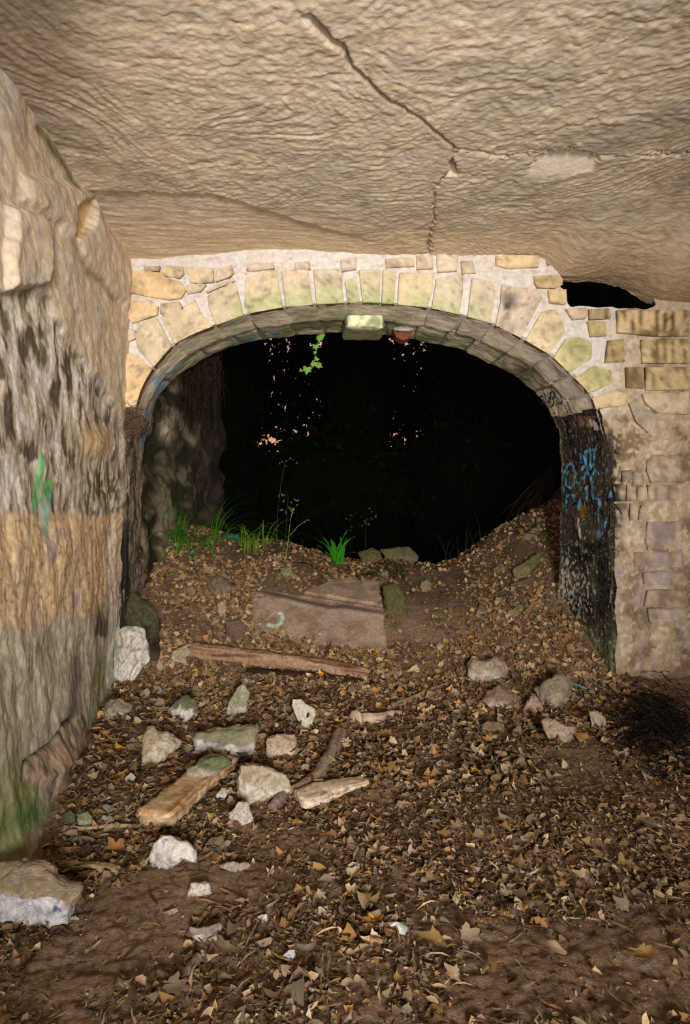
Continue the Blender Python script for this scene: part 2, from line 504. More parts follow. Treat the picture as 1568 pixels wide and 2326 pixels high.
# warm tan belt below
tan = sst(1160, 1180, yy) * sst(1440, 1380, yy + .25 * (lx - 160))
ct = full(gx.shape, (204, 176, 138))
ct = mix(ct, (188, 168, 146), sst(.0, .6, streak) * .5)
ct = mix(ct, (136, 106, 66), sst(.25, .7, fine + .4 * n1) * .5)
ct = mix(ct, (140, 118, 150), np.exp(-(line_d(jx, jy, cr('K8', (220, 930), (230, 1020))) / 7) ** 2) * .6 + np.exp(-(line_d(jx, jy, cr('K8', (260, 870), (340, 830))) / 9) ** 2) * .35 + np.exp(-(line_d(jx, jy, cr('K8', (395, 1300), (400, 1370))) / 7) ** 2) * .5)
c = mix(c, ct, tan)
# grey-green lower belt
gre = sst(1380, 1440, yy + .25 * (lx - 160))
cg = full(gx.shape, (178, 170, 148))
cg = mix(cg, (186, 180, 168), sst(.0, .5, streak) * .8)
cg = mix(cg, (136, 124, 104), sst(.1, .7, -streak + .5 * streak2 + .3 * fine) * .6)
cg = mix(cg, (120, 126, 78), (sst(200, 235, lx) * sst(1450, 1530, yy) + sst(130, 75, lx) * sst(1600, 1780, yy)).clip(0, 1) * (.55 + .4 * n1).clip(0, 1))
cg = mix(cg, (70, 62, 46), sst(0, 12, poly_sd(jx, jy, cr('K8', (540, 1330), (650, 1330), (640, 1620), (510, 1640)))) * .85)
cg = mix(cg, (86, 74, 64), np.exp(-(line_d(jx, jy, cr('P', (185, 1500), (172, 1600), (165, 1650))) / 12) ** 2) * .7)
sp = sst(-2, 6, spur)
cg = mix(cg, mix(full(gx.shape, (170, 146, 126)), (112, 102, 86), sst(-.1, .45, streak2) * sst(215, 165, lx + .2 * (yy - 1750))), sp)
cg = mix(cg, (78, 110, 58), np.exp(-(((jx - 95) / 40) ** 2 + ((jy - 1855) / 32) ** 2)) * .8)
cg = mix(cg, (36, 30, 24), np.exp(-(line_d(jx, jy, cr('M', (60, 960), (110, 800), (210, 670), (330, 550), (460, 370))) / 3) ** 2) * .7)
c = mix(c, cg, gre)
# white lime edge against the arch foot
edge = np.exp(-(line_d(jx, jy, cr('P', (264, 1195), (262, 1400), (256, 1560))) / 7) ** 2)
c = mix(c, (196, 190, 182), edge * .8)
c = mix(c, (80, 66, 46), np.exp(-(line_d(jx, jy, K7((190, 400), (185, 620), (160, 950))) / 4) ** 2) * .6)
c = mix(c, (96, 80, 52), np.exp(-(line_d(jx, jy, K7((370, 570), (450, 740), (560, 850), (700, 1010), (760, 1090))) / 5) ** 2) * .45)
c = mix(c, (70, 66, 36), np.exp(-(line_d(jx, jy, cr('P', (85, 290), (130, 350), (175, 420))) / 7) ** 2) * .7)
# sprayed green and teal marks
green = [cr('K8', (155, 240), (165, 330), (150, 420), (135, 520), (130, 640)), cr('K8', (200, 450), (190, 540), (165, 590), (130, 600)), cr('K8', (225, 430), (235, 500), (225, 620))]
teal = [cr('K8', (225, 560), (205, 660), (200, 760), (190, 850))]
for L_ in green:
    c = mix(c, (104, 178, 108), sst(8, 3, line_d(jx * .3 + lx * .7, jy, L_)) * (.75 + .3 * fine).clip(0, 1))
c = mix(c, (128, 172, 158), sst(10, 3, line_d(jx * .3 + lx * .7, jy, teal[0])) * .7)
c = mix(c, (110, 190, 90), sst(8, 3, line_d(lx, ly, cr('K8', (225, 440), (235, 455)))) * .9)
c = mix(c, (120, 180, 90), sst(4, 2, line_d(lx, ly, cr('K8', (85, 1150), (85, 1210)))) * .6)
P = np.stack([gx, gy, gz], -1)
link('wall_left', mesh_np('wall_left', P, [grid_faces(*gx.shape, flip=True)], s2l(c)), M_WALL)['kind'] = 'structure'

# right and rear walls of the chamber (outside the frame)
def plain_wall(name, a, b, z0, z1, seed):
    n, m = 40, 24
    t, z = np.meshgrid(np.linspace(0, 1, n), np.linspace(z0, z1, m))
    a, b = np.array(a), np.array(b)
    P = np.stack([a[0] + (b[0] - a[0]) * t, a[1] + (b[1] - a[1]) * t, z], -1)
    nrm = np.array([-(b - a)[1], (b - a)[0]])
    nrm = nrm / np.linalg.norm(nrm)
    P[..., :2] += nrm * (.08 * fbm(t * 9, z * 1.5, 0, seed, 3))[..., None]
    o = link(name, mesh_np(name, P, [grid_faces(m, n)], s2l(full(t.shape, (170, 150, 125)))), M_WALL)
    o['kind'] = 'structure'
plain_wall('wall_right', (3.55, -5), (3.55, 6.15), -.3, 4.1, 71)
plain_wall('wall_rear', (-3, -4.9), (4.2, -4.9), -.3, 4.1, 72)

# ------------------------------------------------------------------ the arch
Y0, Y1 = 6.0, 6.94
FR = [(283, 1640), (283, 1400), (285, 1200), (288, 1050), (297, 970), (308, 925), (322, 879), (347, 836), (393, 783), (440, 758), (490, 739), (565, 712), (643, 698), (715, 692), (785, 688), (840, 687),
      (896, 691), (974, 699), (1049, 716), (1117, 735), (1185, 768), (1253, 808), (1299, 853), (1332, 885), (1349, 910), (1358, 945), (1372, 1000), (1384, 1080), (1388, 1250), (1390, 1450), (1390, 1640)]
BK = [(322, 1420), (322, 1300), (320, 1200), (325, 1050), (333, 1000), (340, 958), (358, 904), (397, 861), (451, 824), (511, 793), (570, 778), (633, 768), (700, 760), (776, 757), (850, 760),
      (880, 763), (940, 772), (992, 783), (1053, 797), (1117, 829), (1174, 858), (1221, 897), (1240, 921), (1255, 950), (1267, 983), (1269, 1059), (1268, 1150), (1265, 1250), (1264, 1345), (1264, 1460)]
def segs(pts, cuts):
    out = []
    for a, b in zip(cuts[:-1], cuts[1:]):
        ia, ib = pts.index(a), pts.index(b)
        out.append(np.array(pts[ia:ib + 1], dtype=np.float64))
    return out
FS = segs(FR, [FR[0], (297, 970), (840, 687), (1358, 945), FR[-1]])
BS = segs(BK, [BK[0], (340, 958), (850, 760), (1255, 950), BK[-1]])
def smooth_poly(p):
    q = resample(p, 220)
    k = 9
    pad = np.concatenate([2 * q[:1] - q[k:0:-1], q, 2 * q[-1:] - q[-2:-k - 2:-1]])
    ker = np.hanning(2 * k + 3)[1:-1]
    ker /= ker.sum()
    return np.stack([np.convolve(pad[:, j], ker, 'valid') for j in (0, 1)], -1)
FS = [smooth_poly(p) for p in FS]
BS = [smooth_poly(p) for p in BS]
def cpx(t, S):
    t = np.asarray(t, dtype=np.float64)
    k = np.clip(np.floor(t).astype(int), 0, 3)
    f = (t - k) * 219
    out = np.zeros(t.shape + (2,))
    for s in range(4):
        m = k == s
        if m.any():
            for j in (0, 1):
                out[m, j] = np.interp(f[m], np.arange(220), S[s][:, j])
    return out
def arch_pt(t, d):
    """point of the reveal: t along the arch 0..4, d 0 front .. 1 back"""
    t, d = np.broadcast_arrays(np.asarray(t, dtype=np.float64), np.asarray(d, dtype=np.float64))
    f, b = cpx(t, FS), cpx(t, BS)
    A = np.stack([(f[..., 0] - CX) / F * Y0, np.full(t.shape, Y0), EYE - (f[..., 1] - CY) / F * Y0], -1)
    B = np.stack([(b[..., 0] - CX) / F * Y1, np.full(t.shape, Y1), EYE - (b[..., 1] - CY) / F * Y1], -1)
    return A + (B - A) * d[..., None]
CEN = np.array([.25, 0, 1.6])
def inward(P):
    v = CEN - P
    v[..., 1] = 0
    return v / (np.linalg.norm(v, axis=-1, keepdims=True) + 1e-9)
T_ALL = np.linspace(0, 4, 881)
F_PX = cpx(T_ALL, FS)
def t_of(px, py):
    return T_ALL[np.argmin((F_PX[:, 0] - px) ** 2 + (F_PX[:, 1] - py) ** 2)]
F_LINE = [tuple(p) for p in F_PX[::6]]

BLUE_L = [cr('K3', (460, 815), (380, 860), (310, 900), (300, 950), (330, 920), (400, 900), (380, 930), (330, 960)), cr('K3', (340, 985), (300, 1030)), cr('K3', (280, 1080), (255, 1170)), cr('L', (550, 170), (560, 330), (530, 380)), cr('L', (520, 540), (490, 630))]
BLUE_T = [cr('K3', (940, 600), (860, 600), (810, 640), (830, 660), (920, 650), (960, 620), (1010, 605), (1110, 600)), cr('K3', (800, 655), (960, 650), (1110, 625))]

def soffit_col(P, base=None):
    sx, sy = proj(P)
    X, Y, Z = P[..., 0], P[..., 1], P[..., 2]
    n1 = fbm(X * 3, Y * 3, Z * 3, 81, 4)
    n2 = fbm(X * 12, Y * 30, Z * 12, 82, 3)
    d = (Y - Y0) / (Y1 - Y0)
    c = full(X.shape, (190, 174, 152)) if base is None else full(X.shape, base)
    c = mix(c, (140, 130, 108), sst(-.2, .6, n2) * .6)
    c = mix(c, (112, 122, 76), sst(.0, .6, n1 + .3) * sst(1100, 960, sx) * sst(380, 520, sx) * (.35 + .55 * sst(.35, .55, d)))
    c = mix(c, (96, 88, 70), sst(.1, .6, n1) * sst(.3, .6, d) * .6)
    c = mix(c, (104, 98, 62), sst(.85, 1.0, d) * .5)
    c = mix(c, (176, 164, 150), sst(1190, 1235, sx) * sst(930, 890, sy) * .7)
    c = mix(c, (66, 60, 52), np.exp(-(((sx - 1195) / 30) ** 2 + ((sy - 845) / 18) ** 2)) * .8)
    pb = sst(-.45, .15, n2)
    for L_ in BLUE_L:
        c = mix(c, (88, 148, 192), sst(8, 3, line_d(sx, sy, L_)) * pb * .8)
    for L_ in BLUE_T:
        c = mix(c, (86, 120, 158), sst(6, 2, line_d(sx, sy, L_)) * pb * .6)
    return c

J_BLUE = [cr('J', (545, 1200), (490, 1250), (455, 1350), (450, 1460), (465, 1600), (485, 1650)), cr('J', (485, 1640), (560, 1600), (590, 1620), (600, 1690), (580, 1710)),
          cr('J', (515, 1310), (495, 1400), (500, 1490), (560, 1525), (610, 1440), (605, 1330), (575, 1240), (540, 1200)),
          cr('J', (610, 1440), (665, 1470), (672, 1600), (668, 1700), (655, 1800)), cr('J', (680, 980), (680, 1080), (715, 1120), (735, 1220), (695, 1260), (700, 1290)),
          cr('J', (745, 1050), (730, 1200), (760, 1290)), cr('J', (740, 1060), (800, 1030), (862, 1030), (850, 1150), (840, 1230)), cr('J', (800, 1050), (795, 1280)),
          cr('J', (710, 1400), (760, 1320), (815, 1380), (840, 1500), (845, 1650), (925, 1665), (935, 1740)), cr('J', (930, 1740), (900, 1800), (885, 1960)),
          cr('J', (840, 1340), (862, 1280), (920, 1345)), cr('J', (760, 1500), (742, 1700)), cr('J', (1050, 1570), (1045, 1640)), cr('J', (890, 2090), (900, 2160), (950, 2090), (985, 1960)),
          cr('J', (670, 1080), (690, 1200)), cr('J', (480, 1680), (485, 1850))]
def jamb_col_right(P):
    sx, sy = proj(P)
    X, Y, Z = P[..., 0], P[..., 1], P[..., 2]
    n1 = fbm(Y * 4, Z * 3, 0, 83, 4)
    n2 = fbm(Y * 26, Z * 16, 0, 84, 3)
    n3 = fbm(Y * 60, Z * 40, 0, 85, 2)
    d = (Y - Y0) / (Y1 - Y0)
    c = full(X.shape, (50, 45, 36))
    c = mix(c, (22, 21, 18), sst(-.2, .5, n1))
    c = mix(c, (62, 66, 48), sst(.0, .6, fbm(Y * 5, Z * 4, 3, 86, 3)) * sst(1130, 1230, sy) * .8)
    c = mix(c, (160, 150, 136), sst(.15, .55, n2 + .35 * n3 - .2 + .55 * sst(1210, 1330, sy) * sst(.25, .6, d)) * (.35 + .6 * sst(1180, 1300, sy)))
    c = mix(c, (190, 182, 164), sst(1230, 1300, sy) * sst(.62, .85, d) * (.45 + .5 * n2).clip(0, 1) * sst(1420, 1330, sy))
    c = mix(c, (112, 112, 78), sst(.88, .96, d) * .75)
    c = mix(c, (20, 18, 16), np.exp(-(line_d(sx, sy, cr('P', (1368, 1240), (1374, 1330), (1362, 1400))) / 14) ** 2) * .85)
    c = mix(c, (134, 128, 100), sst(1400, 1470, sy) * (.4 + .5 * n2).clip(0, 1))
    c = mix(c, (60, 74, 40), np.exp(-(((sx - 1380) / 14) ** 2 + ((sy - 1475) / 40) ** 2)) * .8)
    c = mix(c, (104, 74, 62), sst(4, -2, np.maximum(np.abs(sx - 1332) - 17, np.abs(sy - 957) - 11)) * .85)
    c = mix(c, (150, 138, 120), sst(.1, .5, n3 + n2 * .5) * .35)
    br = (.75 + .5 * n2).clip(.25, 1)
    for i, L_ in enumerate(J_BLUE):
        w = 3.6 if i not in (5, 6, 8) else 4.6
        c = mix(c, (92, 164, 208), sst(w, w * .4, line_d(sx, sy, L_)) * br * .88)
    c = mix(c, (96, 108, 140), sst(14, 2, line_d(sx, sy, cr('J', (960, 1960), (900, 2130)))) * .4)
    c = mix(c, (190, 176, 166), sst(-1, 2, poly_sd(sx, sy, cr('J', (650, 1900), (690, 1950), (695, 2080), (718, 2190), (670, 2195), (662, 2080), (625, 2010)))) * .9)
    c = mix(c, (140, 88, 34), sst(9, 3, line_d(sx, sy, cr('J', (705, 1780), (700, 1880)))) * .8)
    return c
def jamb_col_left(P):
    sx, sy = proj(P)
    X, Y, Z = P[..., 0], P[..., 1], P[..., 2]
    n1 = fbm(Y * 5, Z * 3, 0, 87, 4)
    n2 = fbm(Y * 24, Z * 9, 0, 88, 3)
    c = full(X.shape, (120, 108, 90))
    c = mix(c, (62, 54, 44), sst(-.3, .4, n1 + .3 * n2))
    c = mix(c, (176, 166, 152), sst(.1, .6, n2) * .6)
    c = mix(c, (28, 26, 24), sst(1180, 1230, sy) * sst(12, 5, np.abs(sx - 283)) * .9)
    c = mix(c, (44, 44, 32), sst(1330, 1380, sy) * .8)
    for L_ in BLUE_L[3:]:
        c = mix(c, (90, 130, 170), sst(8, 3, line_d(sx, sy, L_)) * .7)
    return c

# masonry front: mortar bed with the opening and the hole under the ceiling
HOLE = cr('K5', (450, 270), (640, 280), (800, 310), (980, 320), (1200, 370), (1360, 460), (1430, 600), (1330, 655), (1000, 640), (740, 632), (540, 625), (505, 590), (495, 470), (430, 435))
def front_col(sx, sy, X, Z):
    n1 = fbm(X * 4, Z * 4, 0, 91, 4)
    n2 = fbm(X * 16, Z * 16, 0, 92, 4)
    n3 = fbm(X * 11, Z * 3, 0, 93, 3)
    c = full(X.shape, (192, 184, 176))
    c = mix(c, (182, 168, 146), sst(.0, .6, n1) * .5)
    c = mix(c, (140, 124, 100), sst(.4, .9, n2) * .4)
    rt = sst(1380, 1420, sx + .12 * (sy - 800))
    cr_ = full(X.shape, (166, 146, 120))
    cr_ = mix(cr_, (124, 104, 84), sst(-.1, .5, n1 + .5 * n2))
    cr_ = mix(cr_, (196, 180, 158), sst(.1, .5, n2 - .4 * n1) * .8)
    cr_ = mix(cr_, (150, 136, 140), sst(.2, .6, n3) * .5 * sst(1050, 1250, sy))
    cr_ = mix(cr_, (108, 84, 58), sst(1480, 1600, sy) * .6)
    c = mix(c, cr_, np.maximum(rt * .8, sst(880, 960, sy) * sst(1200, 1300, sx)))
    c = mix(c, (104, 90, 68), sst(.2, .55, n1 + .3 * n2) * sst(915, 935, sy) * sst(1010, 960, sy) * sst(1330, 1380, sx) * .8)
    dk = sst(1428, 1385, sx) * sst(960, 1000, sy) * sst(1330, 1180, sy)
    c = mix(c, (34, 32, 26), dk * sst(-.1, .25, n2 + .4 * n1 + .1))
    c = mix(c, (70, 64, 54), sst(1400, 1388, sx) * sst(1150, 1250, sy) * sst(1500, 1420, sy) * sst(-.3, .2, n2) * .9)
    c = mix(c, (58, 52, 44), sst(1398, 1390, sx) * sst(1330, 1350, sx) * sst(960, 1010, sy) * sst(1500, 1440, sy) * .92)
    lf = sst(330, 290, sx) * sst(900, 960, sy)
    c = mix(c, (112, 98, 82), lf * .8)
    c = mix(c, (54, 46, 38), lf * sst(.0, .4, n2 + n1 * .5) * .8)
    c = mix(c, (206, 200, 192), lf * sst(1420, 1470, sy) * .7)
    return c

t = np.linspace(0, 4, 560)
s = np.linspace(0, 1, 130) ** 1.25
fp = cpx(t, FS)
outer = np.zeros_like(fp)
v = fp - np.array([820.0, 1163.0])
for i, (p, d) in enumerate(zip(fp, v)):
    if t[i] < 1:
        outer[i] = (215, p[1])
    elif t[i] > 3:
        outer[i] = (1720, p[1])
    else:
        lo = np.interp(t[i], [1, 1.35, 2.75, 3], [0, 1, 1, 0])
        q = np.array([np.interp(t[i], [1.0, 1.35, 2.75, 3.0], [215, 215, 1720, 1720]), np.interp(t[i], [1, 1.35, 2.75, 3], [970, 545, 545, 945])])
        outer[i] = q
pp = fp[:, None] + (outer - fp)[:, None] * s[None, :, None]
def hole_sd(a, b):
    u_, v_ = (a - CX) / F * Y0, EYE - (b - CY) / F * Y0
    return poly_sd(a + 3 * pn(u_ * 12, v_ * 12, 0, 95), b + 3 * pn(u_ * 12, v_ * 12, 0, 96), HOLE)
for _ in range(2):
    h0 = hole_sd(pp[..., 0], pp[..., 1])
    gh = np.stack([hole_sd(pp[..., 0] + 1, pp[..., 1]) - h0, hole_sd(pp[..., 0], pp[..., 1] + 1) - h0], -1)
    near_ = (np.abs(h0) < 7)[..., None]
    pp = np.where(near_, pp - h0[..., None] * gh / np.maximum((gh ** 2).sum(-1, keepdims=True), .3), pp)
X = (pp[..., 0] - CX) / F * Y0
Z = EYE - (pp[..., 1] - CY) / F * Y0
hs = poly_sd(pp[..., 0] + 3 * pn(X * 12, Z * 12, 0, 95), pp[..., 1] + 3 * pn(X * 12, Z * 12, 0, 96), HOLE)
Yw = 6.03 + .012 * fbm(X * 6, Z * 6, 0, 94, 4) - .02 * sst(.02, 0, s)[None, :] + .008 * fbm(X * 25, Z * 25, 0, 97, 2)
edge_bulge = .035 * fbm(X * 3, Z * 3, 0, 98, 3) * sst(900, 1000, pp[..., 1])
Yw = Yw + edge_bulge - .03 * sst(1380, 1420, pp[..., 0]) * sst(1350, 1560, pp[..., 1])
P = np.stack([X * Yw / Y0, Yw, EYE + (Z - EYE) * Yw / Y0], -1)
c = front_col(pp[..., 0], pp[..., 1], X, Z)
pc = .25 * (pp[:-1, :-1] + pp[1:, 1:] + pp[1:, :-1] + pp[:-1, 1:])
fmask = hole_sd(pc[..., 0], pc[..., 1]) < .3
wall_back = link('wall_back', mesh_np('wall_back', P, [grid_faces(len(t), len(s), fmask, flip=True)], s2l(c)), M_ROCK)
wall_back['kind'] = 'structure'

# jambs (the reveals below the springing)
for nm, ta, tb, fn, nt_, nd in (('jamb', 0.0, 1.02, jamb_col_left, 330, 60), ('jamb', 2.97, 4.0, jamb_col_right, 460, 150)):
    tt, dd = np.meshgrid(np.linspace(ta, tb, nt_), np.linspace(-.02, 1, nd), indexing='ij')
    P = arch_pt(tt, dd)
    off = .02 * fbm(P[..., 1] * 4, P[..., 2] * 3, ta, 101, 3) + .008 * fbm(P[..., 1] * 24, P[..., 2] * 14, ta, 102, 3)
    off = off - .03 * sst(.93, 1.0, dd) - .03 * sst(.05, -.02, dd)
    c = fn(P)
    P = P + inward(P) * off[..., None]
    tag(link(nm, mesh_np(nm, P, [grid_faces(nt_, nd, flip=(ta > 1) is False)], s2l(c)), M_ROCK, wall_back),
        'soot-black mossy jamb with blue spray marks' if ta > 1 else 'crumbling dark jamb beside the left wall')

# stones: a proud front face cut from its outline, returned at the sides
def stone_face(poly, base, colfun, yf=5.975, seed=0, soffit=None, step=.03, name='stone', parent=None, back=6.1, mat=None, label=None):
    W = [U(px, py, Y0) for px, py in poly]
    bm = bmesh.new()
    vs = [bm.verts.new((w[0], 0, w[2])) for w in W]
    bm.faces.new(vs)
    xs_ = [w[0] for w in W]
    zs_ = [w[2] for w in W]
    for ax, lo, hi in ((0, min(xs_), max(xs_)), (2, min(zs_), max(zs_))):
        n = max(1, int((hi - lo) / step))
        for i in range(1, n):
            co = [0, 0, 0]
            co[ax] = lo + (hi - lo) * i / n
            no = [0, 0, 0]
            no[ax] = 1
            bmesh.ops.bisect_plane(bm, geom=bm.verts[:] + bm.edges[:] + bm.faces[:], plane_co=co, plane_no=no, dist=1e-5)
    bm.verts.index_update()
    V = np.array([v.co for v in bm.verts])
    Fc = [[v.index for v in f.verts] for f in bm.faces]
    be = [(e.verts[0].index, e.verts[1].index) for e in bm.edges if e.is_boundary]
    bm.free()
    sd = poly_sd(V[:, 0], V[:, 2], [(w[0], w[2]) for w in W])
    y = yf + .011 * (1 - sst(0, .02, sd)) + .008 * fbm(V[:, 0] * 5, V[:, 2] * 5, seed * 1.7, 111, 3) + .004 * fbm(V[:, 0] * 28, V[:, 2] * 28, seed, 112, 2)
    k = y / Y0
    P = np.stack([V[:, 0] * k, y, EYE + (V[:, 2] - EYE) * k], -1)
    cols = colfun(P, base, seed)
    ring = {}
    VB = []
    for a, b in be:
        for q in (a, b):
            if q not in ring:
                ring[q] = len(P) + len(VB)
                VB.append((V[q, 0] * 1.002, back, EYE + (V[q, 2] - EYE) * 1.002))
    P = np.concatenate([P, np.array(VB)])
    cb = cols[[q for q in ring]]
    cols = np.concatenate([cols, cb])
    Fc += [[a, b, ring[b], ring[a]] for a, b in be]
    tri = {}
    for f in Fc:
        tri.setdefault(len(f), []).append(f)
    if soffit is not None:
        ta, tb = soffit
        nt_ = max(4, int((tb - ta) * 90))
        tt, dd = np.meshgrid(np.linspace(ta, tb, nt_), np.linspace(-.01, .47, 20), indexing='ij')
        Q = arch_pt(tt, dd)
        off = .012 * fbm(Q[..., 0] * 4, Q[..., 1] * 4, Q[..., 2] * 4 + seed, 113, 2) + .006 * fbm(Q[..., 0] * 9, Q[..., 1] * 40, Q[..., 2] * 9, 114, 3) + .03 * sst(.1, .45, dd)
        eg = np.minimum(tt - ta, tb - tt)
        off = off - .010 * sst(.008, 0, eg)
        off = off - .02 * sst(.44, .47, dd)
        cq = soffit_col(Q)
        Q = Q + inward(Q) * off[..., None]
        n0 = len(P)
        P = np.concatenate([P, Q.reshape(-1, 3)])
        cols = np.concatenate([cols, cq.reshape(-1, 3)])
        tri.setdefault(4, []).extend((grid_faces(*tt.shape) + n0).tolist())
    me = mesh_np(name, P, [np.array(v_) for v_ in tri.values()], s2l(cols))
    o = link(name, me, mat or M_ROCK, parent or wall_back)
    if label:
        o['label'] = label
    return o

def stone_col(P, base, seed):
    sx, sy = proj(P)
    X, Z = P[..., 0], P[..., 2]
    n1 = fbm(X * 5, Z * 5, seed, 121, 4)
    n2 = fbm(X * 18, Z * 18, seed, 122, 3)
    n3 = fbm(X * 14, Z * 3, seed, 123, 3)
    base = np.asarray(base, dtype=np.float64) * .62 + np.array([200, 182, 160]) * .38
    c = full(X.shape, base)
    c = mix(c, base * .84, sst(.0, .7, n1) * .7)
    c = mix(c, (200, 188, 172), sst(.2, .7, n2) * .35)
    d = line_d(sx, sy, F_LINE)
    m = np.exp(-(d / 36) ** 2) * sst(470, 560, sx) * sst(1140, 1060, sx) * (.75 + .5 * n1 + .3 * n3)
    c = mix(c, (154, 162, 112), m.clip(0, .75))
    m = sst(1235, 1290, sx) * sst(1410, 1330, sx) * sst(745, 780, sy) * sst(920, 860, sy) * (.5 + .6 * n1)
    c = mix(c, (150, 152, 98), m.clip(0, .65))
    m = sst(1330, 1380, sx) * sst(900, 860, sy) * sst(.0, .5, n3 + .3 * n2)
    c = mix(c, (92, 76, 42), (m * .75).clip(0, 1))
    m = sst(1395, 1440, sx) * sst(700, 715, sy) * sst(775, 740, sy) * sst(.15, .4, fbm(X * 26, Z * 1.5, 0, 124, 2))
    c = mix(c, (60, 46, 26), (m * .8).clip(0, 1))
    c = mix(c, (84, 76, 70), (np.exp(-(((sx - 1158) / 16) ** 2 + ((sy - 682) / 16) ** 2)) * .9).clip(0, 1))
    c = mix(c, (26, 24, 22), sst(9, 5, np.hypot((sx - 1152) * .8, (sy - 696) * 1.6)))
    c = mix(c, (106, 92, 74), sst(.3, .7, n2 + .4 * n1) * .45)
    low = sst(930, 1000, sy) * sst(1300, 1380, sx)
    c = mix(c, front_col(sx, sy, X, Z), low * .7)
    c = mix(c, (120, 100, 82), low * sst(-.1, .5, n1 + .4 * n2) * .7)
    c = mix(c, (186, 172, 158), low * sst(.1, .5, n3) * .6)
    c = mix(c, (150, 138, 146), low * sst(.15, .5, fbm(X * 3, Z * 3, 9, 125, 3)) * sst(1050, 1250, sy) * .5)
    dk = sst(1432, 1392, sx) * sst(950, 1000, sy) * sst(1320, 1180, sy)
    c = mix(c, (36, 33, 27), dk * sst(-.15, .2, n2 + .4 * n1 + .05))
    c = mix(c, (126, 86, 34), np.exp(-(((sx - 1455) / 9) ** 2 + ((sy - 1218) / 12) ** 2)) * .8)
    return c

BUFF, PALE, ORANGE, GREY = (194, 172, 136), (190, 176, 150), (204, 168, 114), (158, 140, 120)
VOUSS = [((308, 925), (345, 838), [(273, 925), (274, 801), (300, 804), (322, 816)], ORANGE),
         ((348, 834), (390, 785), [(312, 790), (308, 762), (313, 738), (356, 722)], (188, 168, 138)),
         ((398, 780), (484, 742), [(368, 722), (411, 705), (443, 680), (455, 708)], BUFF),
         ((492, 739), (552, 717), [(475, 697), (472, 672), (526, 641), (538, 650)], (182, 164, 132)),
         ((568, 711), (642, 698), [(556, 690), (559, 633), (600, 620), (628, 613)], BUFF),
         ((650, 697), (710, 692.5), [(640, 614), (700, 612)], (190, 172, 144)),
         ((720, 692), (783, 688), [(712, 612), (776, 612)], PALE),
         ((790, 688), (819, 687), [(784, 640), (810, 628)], (180, 168, 132)),
         ((826, 687), (861, 688), [(816, 613), (864, 613)], (184, 170, 132)),
         ((867, 689), (896, 691), [(871, 614), (900, 620)], (182, 168, 126)),
         ((904, 692), (971, 699), [(908, 620), (986, 622), (984, 655)], (200, 176, 136)),
         ((982, 700), (1045, 715), [(992, 634), (1053, 624), (1052, 660)], PALE),
         ((1062, 719), (1116, 735), [(1073, 632), (1118, 640), (1126, 660)], (180, 168, 140)),
         ((1128, 739), (1184, 767), [(1138, 684), (1140, 647), (1222, 657), (1232, 676)], (180, 164, 142)),
         ((1194, 773), (1247, 805), [(1232, 708), (1260, 703), (1281, 729), (1283, 757)], (192, 172, 128)),
         ((1258, 812), (1294, 848), [(1286, 770), (1314, 765), (1345, 778), (1345, 814)], (176, 168, 110)),
         ((1306, 860), (1337, 892), [(1351, 830), (1387, 841), (1396, 866), (1358, 887)], (178, 160, 104)),
         ((1346, 905), (1352, 930), [(1360, 899), (1398, 887), (1426, 895), (1422, 920)], (190, 164, 116))]
for i, (il, ir, top, base) in enumerate(VOUSS):
    ta, tb = t_of(*il), t_of(*ir)
    bot = [tuple(p) for p in cpx(np.linspace(tb, ta, 9), FS)]
    stone_face(top + bot, base, stone_col, seed=i + 1, soffit=(ta - .008, tb + .008), name='voussoir')
